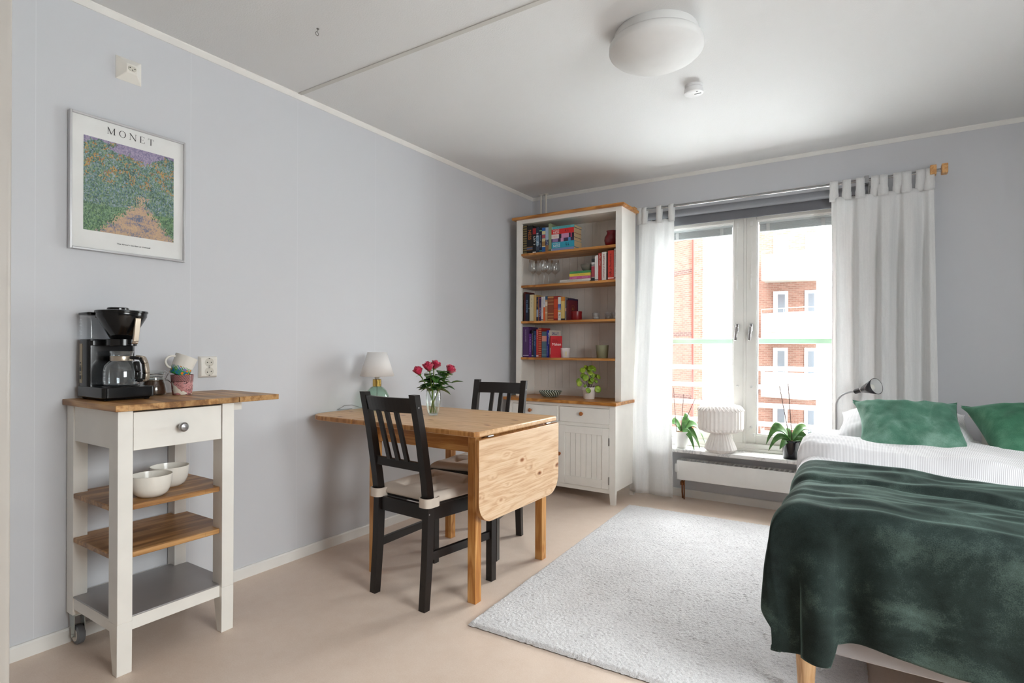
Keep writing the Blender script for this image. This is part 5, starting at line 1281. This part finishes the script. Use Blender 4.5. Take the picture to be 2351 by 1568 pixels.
b = MB(); b.lathe([(.031, 0), (.0325, .002), (.0385, .074), (.0365, .074), (.034, .06), (0, .06)], (.508, -.352, S4), 44); b.build('jar_body', mat('white_satin_glass', '#dcd5d3', .3), ct, smooth=True, angle=60)
b = MB(); a0 = -.95
b.grid(lambda u, v: (.508+(.0340+.0036*v)*cos(a0-.12+.24*u), -.352+(.0340+.0036*v)*sin(a0-.12+.24*u), S4+.012+.035*v), 4, 2); b.build('label', mat('gold_label', '#d9cc96', .5), ct)
gp = thing('plant_pot', 'empty olive green tapered pot on the fourth shelf', 'pot', (.797, -.32, S4))
b = MB(); b.lathe([(.038, 0), (.0405, .002), (.0475, .096), (.0455, .096), (.042, .03), (0, .03)], (.797, -.32, S4), 48); b.build('pot_body', mat('olive_glaze', '#8b8a6e', .25), gp, smooth=True, angle=60)
# on the cabinet worktop
WZ = .709
wb = thing('woven_bowl', 'low sage green bowl with a basket weave surface on the cabinet worktop', 'bowl', (.385, -.36, WZ))
def bowlmat():
    t = NT('celadon_weave'); co = t.coord(); sx = t.add('ShaderNodeSeparateXYZ', {0: co}); ang = t.math('ARCTAN2', sx.outputs[1], sx.outputs[0])
    s_ = t.math('SINE', t.math('ADD', t.math('MULTIPLY', ang, 26), t.math('MULTIPLY', sx.outputs[2], 260)))
    t.set(t.b, 'Base Color', t.ramp(s_, [(.2, '#4c5448'), (.35, '#b3c3b3'), (.8, '#dde6db')])); t.set(t.b, 'Roughness', .3); t.bump(s_, .8, .003); return t.m
b = MB()
def bwf(r, z_, i, n, k): return r+(.0022*sin(26*2*pi*i/n+z_*260) if 0 < k < 9 else 0)
b.lathe([(.042, 0), (.052, .003), (.066, .012), (.076, .022), (.084, .033), (.089, .043), (.090, .046), (.087, .047), (.083, .040), (.072, .024), (.05, .010), (0, .008)], (.385, -.36, WZ), 208, rfun=bwf); b.build('bowl_body', bowlmat(), wb, smooth=True, angle=80)
pl = thing('potted_plant', 'round leaved pilea in a white pot on the cabinet worktop', 'plant', (.70, -.34, WZ))
PC = (.70, -.34, WZ)
b = MB(); b.lathe([(.0385, 0), (.041, .002), (.047, .062), (.051, .064), (.0535, .088), (.0505, .088), (.048, .075), (0, .075)], PC, 48); b.build('pot', mat('white_pot', '#e4e0dc', .22), pl, smooth=True, angle=50)
b = MB(); b.lathe([(.048, .076), (.03, .081), (0, .08)], PC, 24); b.build('soil', mat('potting_soil', '#2b2119', .95, bump=(200, .6, .004)), pl, smooth=True)
PIL = leaf_mat('pilea_leaf', '#5f8a22', '#8eae36', '#bccb58')
fw_ = Vector((-sin(YAW), cos(YAW), 0))
pil = [(-.050, .215, -.02, .020), (-.018, .235, .03, .016), (.012, .232, -.02, .023), (.040, .222, .01, .018), (-.030, .160, -.035, .022), (-.045, .172, .0, .018), (.005, .195, -.045, .017),
       (-.082, .135, -.01, .017), (-.076, .115, -.03, .018), (.030, .175, .01, .019), (.058, .170, .02, .012), (.072, .165, -.01, .016), (.010, .130, -.02, .018), (-.012, .068, -.062, .018), (.062, .075, -.035, .023), (.045, .070, -.02, .012), (-.035, .100, -.048, .011), (.020, .145, -.03, .016), (.0, .21, .0, .016), (.055, .13, .0, .012)]
b = MB(); sb = MB(); rn = random.Random(5)
for (dx, z_, bk_, r_) in pil:
    c = Vector((PC[0], PC[1], WZ+z_))+rgt*dx+fw_*bk_
    r_ = r_*1.22; nrm = (Vector((0, 0, .45))-fw_*.95+rgt*(dx*6)+Vector((rn.uniform(-.35, .35), rn.uniform(-.2, .2), rn.uniform(-.2, .3)))).normalized()
    X = nrm.cross(Vector((0, 0, 1))).normalized(); Y = nrm.cross(X)
    b.lathe([(r_, -.003), (r_*.85, .0005), (r_*.5, .0015), (r_*.12, .0), (0, -.0006)], c, 20, (X*.92, Y, nrm), cap=False)
    p0 = Vector((PC[0]+dx*.2, PC[1]+bk_*.1, WZ+.085)); mid = (p0+c)/2+Vector((0, 0, .02)); sb.tube([p0, mid, c-nrm*.001], .0011, 5)
b.build('foliage', PIL, pl, smooth=True, solid=.0006, angle=90)
sb.tube([Vector((PC[0], PC[1], WZ+.075)), Vector((PC[0]-.004, PC[1], WZ+.11)), Vector((PC[0]+.002, PC[1], WZ+.15))], .003, 6); sb.tube([Vector((PC[0]+.028, PC[1]+.01, WZ+.075)), Vector((PC[0]+.034, PC[1]+.012, WZ+.10))], .0025, 6)
sb.build('stalks', mat('pilea_stalk', '#4a3426', .6), pl, smooth=True)

# ------------------------------------------------------------------ window sill things
SZ = WZ0
def pleated(name, prof, c, n, amp, parent, m, twist=0):
    b = MB()
    def rf(r, z_, i, nn, k): return r*(1+amp*(1 if i % 2 else -1)*(1 if r > .01 else 0))
    b.lathe(prof, c, n*2, rfun=rf, cap=False); return b.build(name, m, parent, solid=.0006)
def paper_mat():
    t = NT('folded_paper'); d = t.add('ShaderNodeBsdfDiffuse', {'Color': srgb('#e9e4df')}); tr = t.add('ShaderNodeBsdfTranslucent', {'Color': srgb('#efe9e2')})
    co = t.coord(); n = t.noise(co, 40, 3); t.set(d, 'Color', t.ramp(n, [(.3, '#f0ecea'), (.7, '#f6f3f1')]))
    ms = t.add('ShaderNodeMixShader', {0: .3, 1: d.outputs[0], 2: tr.outputs[0]}); t.t.links.new(ms.outputs[0], t.out.inputs[0]); return t.m
PAPER = paper_mat()
pc = (1.588, -.103, SZ)
pl2 = thing('paper_table_lamp', 'white pleated paper lamp with mushroom shade on the window sill', 'lamp', pc)
pleated('paper_base', [(.078, .000), (.106, .022), (.100, .04), (.052, .150)], pc, 26, .022, pl2, PAPER)
def shade_prof():
    b = MB(); n = 34
    prof = [(.010, .331, .0), (.06, .332, .02), (.125, .322, .03), (.150, .300, .055), (.1485, .288, .014), (.148, .170, .012), (.140, .152, .03), (.110, .140, .05), (.06, .136, .05)]
    vs = []; N = 2*n
    for k, (r, z_, a) in enumerate(prof):
        for i in range(N):
            s_ = 1 if i % 2 else -1; t_ = 2*pi*i/N; rr_ = r*(1+a*s_); dz = (-.011*s_ if k == 3 else (.004*s_ if k in (7, 8) else 0))
            vs.append((pc[0]+rr_*cos(t_), pc[1]+rr_*sin(t_), SZ+z_+dz))
    fs = [(k*N+i, k*N+(i+1) % N, (k+1)*N+(i+1) % N, (k+1)*N+i) for k in range(len(prof)-1) for i in range(N)]
    b.add(vs, fs); return b.build('paper_shade', PAPER, pl2, solid=.0006)
shade_prof()
b = MB(); b.tube([(pc[0]+.06, pc[1]+.04, SZ+.004), (1.70, -.04, SZ+.004), (1.735, -.01, SZ+.02), (1.728, .0, SZ+.1), (1.745, .015, .51), (1.762, .022, .538), (1.775, .022, .525), (1.782, .02, .50)], .0016, 6)
b.box(1.776, .012, .478, 1.790, .022, .502); b.build('lamp_cord', mat('white_cord', '#dcdad6', .5), pl2, smooth=True)
b = MB(); b.tube([(1.735, .0, SZ+.004), (1.80, -.05, SZ+.004), (1.95, -.03, SZ+.004), (2.10, -.01, SZ+.004), (2.3, -.02, SZ+.004)], .0022, 6)
b.build('floor_cord', mat('white_cord', '#dcdad6', .5), pl2, smooth=True)
ORCH = leaf_mat('orchid_leaf', '#2f5a26', '#4a7a38', '#6d9450')
def orchid(label, c, pot, potmat, leaves, stakes, ribs=False, soilz=.1):
    t_ = thing('potted_orchid', label, 'plant', c, 'orchids on the window sill')
    b = MB()
    if ribs: b.lathe(pot, c, 96, rfun=lambda r, z_, i, n, k: r*(1+(.008 if i % 2 and 0 < k < 5 else 0)))
    else: b.lathe(pot, c, 56)
    b.build('pot', potmat, t_, smooth=True, angle=50)
    C = Vector(c)
    b = MB(); rn = random.Random(3)
    for _ in range(26):
        a = rn.uniform(0, 6.3); r_ = rn.uniform(0, .034); p = C+Vector((r_*cos(a), r_*sin(a), soilz+rn.uniform(0, .006))); b.tube([p, p+Vector((rn.uniform(-.012, .012), rn.uniform(-.012, .012), rn.uniform(-.003, .004)))], .0045, 5)
    b.build('bark_chips', mat('orchid_bark', '#7d6145', .9), t_)
    b = MB()
    for (ang, L, W, rise, droop, tw) in leaves: arch_leaf(b, C+Vector((0, 0, soilz+.008)), (cos(YAW)*cos(ang)-sin(YAW)*sin(ang), sin(YAW)*cos(ang)+cos(YAW)*sin(ang)), L, W, rise, droop, twist=tw)
    b.build('leaves', ORCH, t_, smooth=True, solid=.0016, angle=90)
    b = MB()
    for (p, q) in stakes: b.tube([C+rgt*p[0]+Vector((0, p[1], p[2])), C+rgt*q[0]+Vector((0, q[1], q[2]))], .0022, 6)
    b.build('flower_stake', mat('stake_brown', '#4a2f2c', .5), t_)
    return t_
orchid('orchid without flowers in a glossy black pot on the window sill', (2.030, -.098, SZ), [(.044, 0), (.048, .003), (.0555, .108), (.0575, .110), (.057, .121), (.053, .121), (.052, .1), (0, .1)], mat('black_glaze', '#0d0d16', .08),
       [(R(178), .185, .056, .100, .06, .1), (R(195), .200, .036, .045, .075, .05), (R(212), .145, .040, .012, .05, 0), (R(5), .185, .062, .100, .045, -.1), (R(-15), .15, .05, .05, .07, 0), (R(-38), .16, .04, .025, .09, 0), (R(100), .12, .045, .06, .02, 0)],
       [((-.008, 0, .11), (-.078, 0, .470)), ((.006, 0, .11), (-.022, 0, .488))], soilz=.108)
orchid('orchid with bare stakes in a white ribbed pot beside the left curtain', (1.318, -.098, SZ), [(.030, 0), (.034, .003), (.046, .04), (.052, .085), (.053, .118), (.050, .118), (.048, .1), (0, .1)], mat('white_matte_glaze', '#dddbd8', .3),
       [(R(150), .11, .052, .075, .03, 0), (R(25), .13, .052, .105, .03, .1), (R(-8), .185, .055, .075, .105, 0), (R(-30), .15, .055, .03, .13, 0), (R(-55), .13, .04, .02, .14, 0)],
       [((-.036, 0, .11), (-.060, 0, .430)), ((-.004, .0, .11), (.014, 0, .385)), ((.03, .0, .20), (.098, 0, .355))], ribs=True, soilz=.11)

# ------------------------------------------------------------------ rug
def rug_mat():
    t = NT('rug_pile'); co = t.coord(); n = t.noise(co, 260, 3, .7); n2 = t.noise(co, 5, 4, .6, .5); n3 = t.noise(co, 60, 3, .7)
    c = t.mix(.35, t.ramp(n, [(.25, '#c2c0c1'), (.6, '#e8e6e7')]), t.ramp(n2, [(.35, '#d2cfcf'), (.6, '#e8e6e6')]))
    t.set(t.b, 'Base Color', c); t.set(t.b, 'Roughness', 1); t.set(t.b, 'Sheen Weight', .25); t.bump(t.math('ADD', n, t.math('MULTIPLY', n3, .8)), .9, .006); return t.m
ru = thing('shaggy_rug', 'light grey shaggy rectangular rug on the floor beside the bed', 'rug', (1.82, -1.44, 0))
RA = Vector((1.157, -2.412)); RB = Vector((1.066, -.478)); RW = Vector((1.33, .042))
def rugf(u, v):
    p = RA+(RB-RA)*v+RW*u; e = min(u*1.33, (1-u)*1.33, v*1.93, (1-v)*1.93)
    q = Vector((p.x*115, p.y*115, 0)); h = .5+.5*noise.noise(q); h2 = noise.noise(Vector((p.x*9, p.y*9, 2)))
    edge = noise.noise(Vector((p.x*60, p.y*60, 5)))*.004 if e < .004 else 0
    return (p.x+edge+noise.noise(q+Vector((7, 3, 1)))*.0025, p.y+edge+noise.noise(q+Vector((1, 8, 4)))*.0025, .0015+(.010+.009*h+.002*h2)*min(1, (e+.002)/.012))
b = MB(); b.grid(rugf, 330, 470); b.build('pile', rug_mat(), ru, smooth=True, angle=180)
b = MB(); q_ = [RA+Vector((.012, .012)), RA+RW+Vector((-.012, .012)), RB+RW+Vector((-.012, -.012)), RB+Vector((.012, -.012))]; b.hexa([(*p, .0003) for p in q_], [(*p, .0045) for p in q_]); b.build('backing', mat('rug_backing', '#8f877d', .9), ru)

# ------------------------------------------------------------------ bed
BX0, BX1, BY0, BY1 = 2.235, 3.62, -2.285, -.31
bed = thing('bed', 'bed with a light grey upholstered base on round wooden legs', 'bed', (2.93, -1.28, 0))
FAB = mat('bed_base_weave', '#b0aeb1', .9, bump=(900, .5, .001))
b = MB(); b.prism(rr(BX0, BY0, BX1, BY1, .03, 5), .2, .40); b.build('base', FAB, bed, smooth=True, bevel=.004)
b = MB(); b.prism(rr(BX0+.005, BY0+.005, BX1-.005, BY1-.005, .05, 6), .40, .532); b.build('mattress', mat('mattress_ticking', '#e2dfdb', .9), bed, smooth=True, bevel=.012)
LW = wood('bed_leg_wood', '#b98d5e', '#cfa578', '#d9b388', 'z', scale=2)
for (x, y) in ((BX0+.075, BY0+.055), (BX1-.075, BY0+.055), (BX0+.075, BY1-.055), (BX1-.075, BY1-.055)):
    b = MB(); b.lathe([(.018, 0), (.020, .004), (.031, .2)], (x, y, 0), 28); b.build('leg', LW, bed, smooth=True)
def stripes():
    t = NT('striped_cotton'); co = t.coord(); sx = t.add('ShaderNodeSeparateXYZ', {0: co}); s_ = t.math('SINE', t.math('MULTIPLY', sx.outputs[0], 2*pi/.0055))
    n = t.noise(co, 6, 3)
    t.set(t.b, 'Base Color', t.mix(t.math('GREATER_THAN', s_, .15), srgb('#f3f3f5'), srgb('#cfcdd1'))); t.set(t.b, 'Roughness', .9); t.set(t.b, 'Sheen Weight', .2)
    t.bump(n, .3, .02); return t.m
STR = stripes()
du = thing('duvet', 'white and grey fine striped duvet folded back below the pillows', 'duvet', (2.93, -1.5, .56))
def nz(x, y, s_=1): return noise.noise(Vector((x*s_, y*s_, .3*s_)))
def duz(x, y):
    z = .566+.016*nz(x, y, 3)+.010*nz(x+5, y*1.5, 6)+.006*nz(x*.6, y*2.5, 11)
    return z
def duf(u, v):
    y = -2.16+1.44*v; xa = BX0+.03-.075*sstep(-1.75, -1.6, y); x = xa+(BX1+.045-xa)*u; L = x-xa
    z = duz(x, y)+.028*sstep(-1.9, -1.3, y); R_ = .075
    if L < R_: z -= R_*.9*(1-sqrt(max(0, 1-((R_-L)/R_)**2)))+.0
    return (x, y, z)
b = MB(); b.slab(duf, 110, 90, (0, 0, -.055)); b.build('lower_layer', STR, du, smooth=True, angle=120)
def duf2(u, v):
    # turned back layer; v=0 the lip toward the foot, v=1 towards the pillows
    x = BX0-.055+(BX1+.11-BX0)*u; lip = -1.27-.36*u+.035*nz(x*2, 3.3, 1.5)+.03*sstep(.1, 0, u)
    y = lip+(-.60-lip)*v; L = x-(BX0-.055); R_ = .08; d = (y-lip)
    z = duz(x, y)+.028+.062*sqrt(max(0, 1-max(0, 1-d/.035)**2))+.012*nz(x*1.5, y*3, 4)
    z += .012*math.exp(-((d-.16)/.07)**2)-.02*sstep(.45, .75, d)
    if L < R_: z -= R_*.8*(1-sqrt(max(0, 1-((R_-L)/R_)**2)))
    return (x, y, z)
b = MB(); b.slab(duf2, 120, 60, (0, 0, -.045)); b.build('turned_back_layer', STR, du, smooth=True, angle=120)

def velvet(name, a, c, e, sheen=.9):
    t = NT(name); co = t.coord(); n = t.noise(co, 3.2, 4, .62, .8); n2 = t.noise(co, 380, 2, .6); n3 = t.noise(co, 14, 3)
    f = t.math('ADD', t.math('MULTIPLY', n, .75), t.math('MULTIPLY', n3, .25)); f = t.math('ADD', f, t.math('MULTIPLY', t.math('SUBTRACT', n2, .5), .22))
    t.set(t.b, 'Base Color', t.ramp(f, [(.34, a), (.50, c), (.66, e)])); t.set(t.b, 'Roughness', .8); t.set(t.b, 'Sheen Weight', sheen); t.set(t.b, 'Sheen Roughness', .35)
    t.set(t.b, 'Sheen Tint', (*srgb('#9fc0b4'), 1)); t.set(t.b, 'Specular IOR Level', .2); t.bump(n2, .35, .002); return t.m
bl = thing('throw_blanket', 'dark green plush throw draped over the foot end of the bed', 'blanket', (2.8, -2.0, .5))
def blf(u, v):
    """u across the bed from the left hem, v from the far edge over the foot to the front hem"""
    s_ = -.26+u*(1.62+.26)         # 0 at the left top edge of the bed
    yfar = -1.60-.30*max(0, u-.1)+.02*nz(u*6, 1, 1)
    yedge = -2.305; hang = .400-.055*sstep(.218, .226, u)
    Ltop = yfar-yedge; Ltot = Ltop+hang; t_ = v*Ltot
    # along y
    Rr = .05
    if t_ < Ltop-Rr: y = yfar-t_; dy = 0
    elif t_ < Ltop-Rr+Rr*pi/2: a = (t_-(Ltop-Rr))/Rr; y = yedge+Rr-Rr*sin(a); dy = Rr*(1-cos(a))
    else: y = yedge; dy = Rr+(t_-(Ltop-Rr+Rr*pi/2))
    # along x
    xl = BX0-.005; Rx = .075
    if s_ > Rx: x = xl+s_; dx = 0
    elif s_ > Rx-Rx*pi/2: a = (Rx-s_)/Rx; x = xl+Rx-Rx*sin(a); dx = Rx*(1-cos(a))
    else: x = xl; dx = Rx+(Rx-Rx*pi/2-s_)
    top = duz(max(x, BX0+.05), max(y, -2.2))+.045+.028*sstep(-1.9, -1.3, y)
    # rolled double fold near the far edge
    if t_ < .30: top += .022*sstep(0, .02, t_)*(1-sstep(.20, .235, t_))
    top += .008*nz(x*2.2, y*7, 2.2)+.006*nz(x*1.1+3, y*14, 1.7)
    z = top-max(dx, dy)-.25*min(dx, dy)
    if dy > 0:
        k = sstep(0, .28, dy)
        y -= .006+k*(.010+.020*sin(2*pi*(x-2.16)/.17+.8)*(1 if x < 2.42 else math.exp(-(x-2.42)/.12))+.012*nz(x*3.2, z*1.4, 1.7))
        y -= .016*(1-sstep(.216, .226, u))*k
    if dx > 0:
        k = sstep(0, .2, dx); x -= .004+k*(.010+.014*sin(2*pi*(y)/.29+.9)+.014*nz(y*3, z*2, 2)); x += .030*sstep(.10, .36, dy)
    z = max(z, .19)
    y += .004*nz(x*9, z*9, 1); x += .003*nz(y*9, z*9, 1)
    return (x, y, z)
b = MB(); b.grid(blf, 240, 150); b.build('blanket_fabric', velvet('green_plush', '#0f1715', '#232f2c', '#4c5d57', .4), bl, smooth=True, angle=180, solid=.007)

# pillows and cushions
def cushion(name, label, cat, group, ptl, ptr, pbl, pbr, thick, m, piping=0, seed=1, pinch=.16, wr=.012, wave=0):
    """soft pillow from its four pointed corners (top left, top right, bottom left, bottom right)"""
    TL, TR, BL, BR = map(Vector, (ptl, ptr, pbl, pbr)); ctr = (TL+TR+BL+BR)/4
    nrm = ((TR-TL).cross(BL-TL)).normalized()
    if nrm.y > 0 and abs(nrm.y) > .2: nrm = -nrm
    elif abs(nrm.y) <= .2 and nrm.z < 0: nrm = -nrm
    t_ = thing(name, label, cat, tuple(ctr), group); n = 44; vs = []; fs = []
    def pt(u, v, s_):
        a, c = 2*u-1, 2*v-1
        ins = pinch*(1-a*a)*abs(c)**6*.0
        pu = .5+.5*a*(1-pinch*(1-c*c)*abs(a)**3*.55); pv = .5+.5*c*(1-pinch*(1-a*a)*abs(c)**3*.55)
        p = TL.lerp(TR, pu).lerp(BL.lerp(BR, pu), pv)
        h = ((1-a**4)*(1-c**4))**.55*thick/2*(1-.25*(a*a+c*c)*.5)
        w_ = wr*(noise.noise(Vector((u*5+seed, v*4, seed)))+.6*noise.noise(Vector((u*11, v*9+seed, 3))))*(1-a**8)*(1-c**8)
        rad = abs(sin(atan2(c, a)*7+seed))*(abs(a)*abs(c))**2.0*wr*1.2
        return p+nrm*s_*(h+(w_ if s_ > 0 else w_*.5)-(rad if s_ > 0 else 0))
    for s_ in (1, -1):
        for j in range(n):
            for i in range(n): vs.append(pt(i/(n-1), j/(n-1), s_))
    N = n*n
    for j in range(n-1):
        for i in range(n-1): a = j*n+i; fs.append((a, a+1, a+n+1, a+n)); fs.append((N+a+n, N+a+n+1, N+a+1, N+a))
    b = MB(); b.add(vs, fs); o = b.build(name+'_cover', m, t_, smooth=True, angle=180)
    bm = bmesh.new(); bm.from_mesh(o.data); bmesh.ops.remove_doubles(bm, verts=bm.verts, dist=.0008); bmesh.ops.recalc_face_normals(bm, faces=bm.faces); bm.to_mesh(o.data); bm.free()
    for p in o.data.polygons: p.use_smooth = True
    return t_
VG = velvet('green_velvet', '#38614f', '#54806d', '#88ab9c', .6); VG2 = velvet('green_velvet_darker', '#2c5843', '#42765c', '#659a7e', .55)
cushion('velvet_cushion', 'green velvet cushion leaning at the head of the bed, the left one', 'cushion', 'green velvet cushions on the bed', (2.385, -.70, .818), (2.820, -.70, .828), (2.405, -1.00, .590), (2.885, -1.16, .560), .15, VG, seed=2, pinch=.28, wr=.014)
cushion('velvet_cushion', 'green velvet cushion leaning at the head of the bed, the right one', 'cushion', 'green velvet cushions on the bed', (2.835, -.68, .812), (3.30, -.64, .850), (2.915, -1.12, .555), (3.33, -1.12, .565), .16, VG2, seed=5, pinch=.25, wr=.010)
PIL_W = STR
cushion('pillow', 'white and grey striped pillow behind the left green cushion', 'pillow', 'bed pillows', (2.325, -.36, .72), (2.885, -.36, .74), (2.305, -.86, .635), (2.90, -.90, .625), .15, STR, seed=3, pinch=.15, wr=.008)
cushion('pillow', 'plain off white pillow between and behind the two green cushions', 'pillow', 'bed pillows', (2.90, -.34, .74), (3.50, -.34, .74), (2.89, -.84, .63), (3.50, -.86, .63), .15, mat('plain_pillowcase', '#d9d5cf', .9), seed=6, pinch=.15, wr=.006)

# ------------------------------------------------------------------ reading lamp behind the bed
fl = thing('reading_lamp', 'black cone reading lamp on a bent silver gooseneck beside the bed head', 'lamp', (2.290, -.245, 0))
b = MB(); b.lathe([(.055, 0), (.055, .012), (.05, .018), (0, .018)], (2.290, -.235, 0), 40); b.build('foot', DARKP, fl, smooth=True)
b = MB(); pts = [(2.290, -.235, .018), (2.290, -.238, .3), (2.290, -.242, .60), (2.290, -.245, .745)]
for k in range(1, 9):
    a = k/8*pi/2; pts.append((2.290+.098*(1-cos(a)), -.245-.012*k/8, .745+.088*sin(a)))
b.tube(pts, .0055, 12); b.build('gooseneck', mat('satin_silver', '#b9b9bb', .3, .8), fl, smooth=True)
A0 = Vector((2.388, -.257, .834)); AZ = Vector((.092, -.075, .036)).normalized(); AXc = AZ.cross(Vector((0, 0, 1))).normalized(); AY = AZ.cross(AXc)
b = MB(); b.lathe([(.010, -.004), (.0135, 0), (.0155, .045)], A0, 32, (AXc, AY, AZ)); b.build('lamp_socket', mat('gunmetal', '#3b3b3f', .25, .6), fl, smooth=True)
b = MB(); b.lathe([(.0165, .045), (.0165, .049)], A0, 32, (AXc, AY, AZ)); b.build('ring', CHROME, fl, smooth=True)
b = MB(); b.lathe([(.016, .049), (.046, .142)], A0, 40, (AXc, AY, AZ), cap=False); sh_ = b.build('lamp_shade', mat('gunmetal', '#3b3b3f', .25, .6), fl, smooth=True, solid=.002)
b = MB(); b.lathe([(.0135, .052), (.044, .1415)], A0, 40, (AXc, AY, AZ), cap=False); b.build('inner_reflector', mat('white_enamel', '#dcdcdc', .4), sh_, smooth=True)
b = MB(); b.lathe([(.010, .05), (.012, .07), (.022, .095), (.022, .105), (.015, .118), (0, .122)], A0, 28, (AXc, AY, AZ)); b.build('bulb', mat('opal_bulb', '#e6e3da', .3), sh_, smooth=True)

# ------------------------------------------------------------------ upholstered stool in front
st = thing('upholstered_stool', 'dark blue grey upholstered stool, only its top edge showing at the bottom', 'stool', (2.57, -3.05, 0))
SF_ = mat('slate_fabric', '#34343f', .9, bump=(800, .5, .001))
ang = .5740; cxx, cyy = 2.405, -2.862
def L2W(x, y): return (cxx+x*cos(ang)+y*sin(ang), cyy+x*sin(ang)-y*cos(ang))
poly = [L2W(*p) for p in rr(-.19, 0, .185, .40, .05, 8)]
b = MB(); b.prism(poly, .30, .418); b.build('seat_pad', SF_, st, smooth=True, bevel=.018, seg=5)
b = MB(); k = len(poly); b.tube([(p[0], p[1], .404) for p in poly], .003, 6, True); b.build('piping', mat('pale_stitching', '#8d8d96', .8), st, smooth=True)
for (x, y) in ((-.14, .05), (.14, .05), (-.14, .35), (.14, .35)):
    q = L2W(x, y); b = MB(); b.lathe([(.014, 0), (.02, .3)], (q[0], q[1], 0), 16); b.build('leg', LW, st, smooth=True)
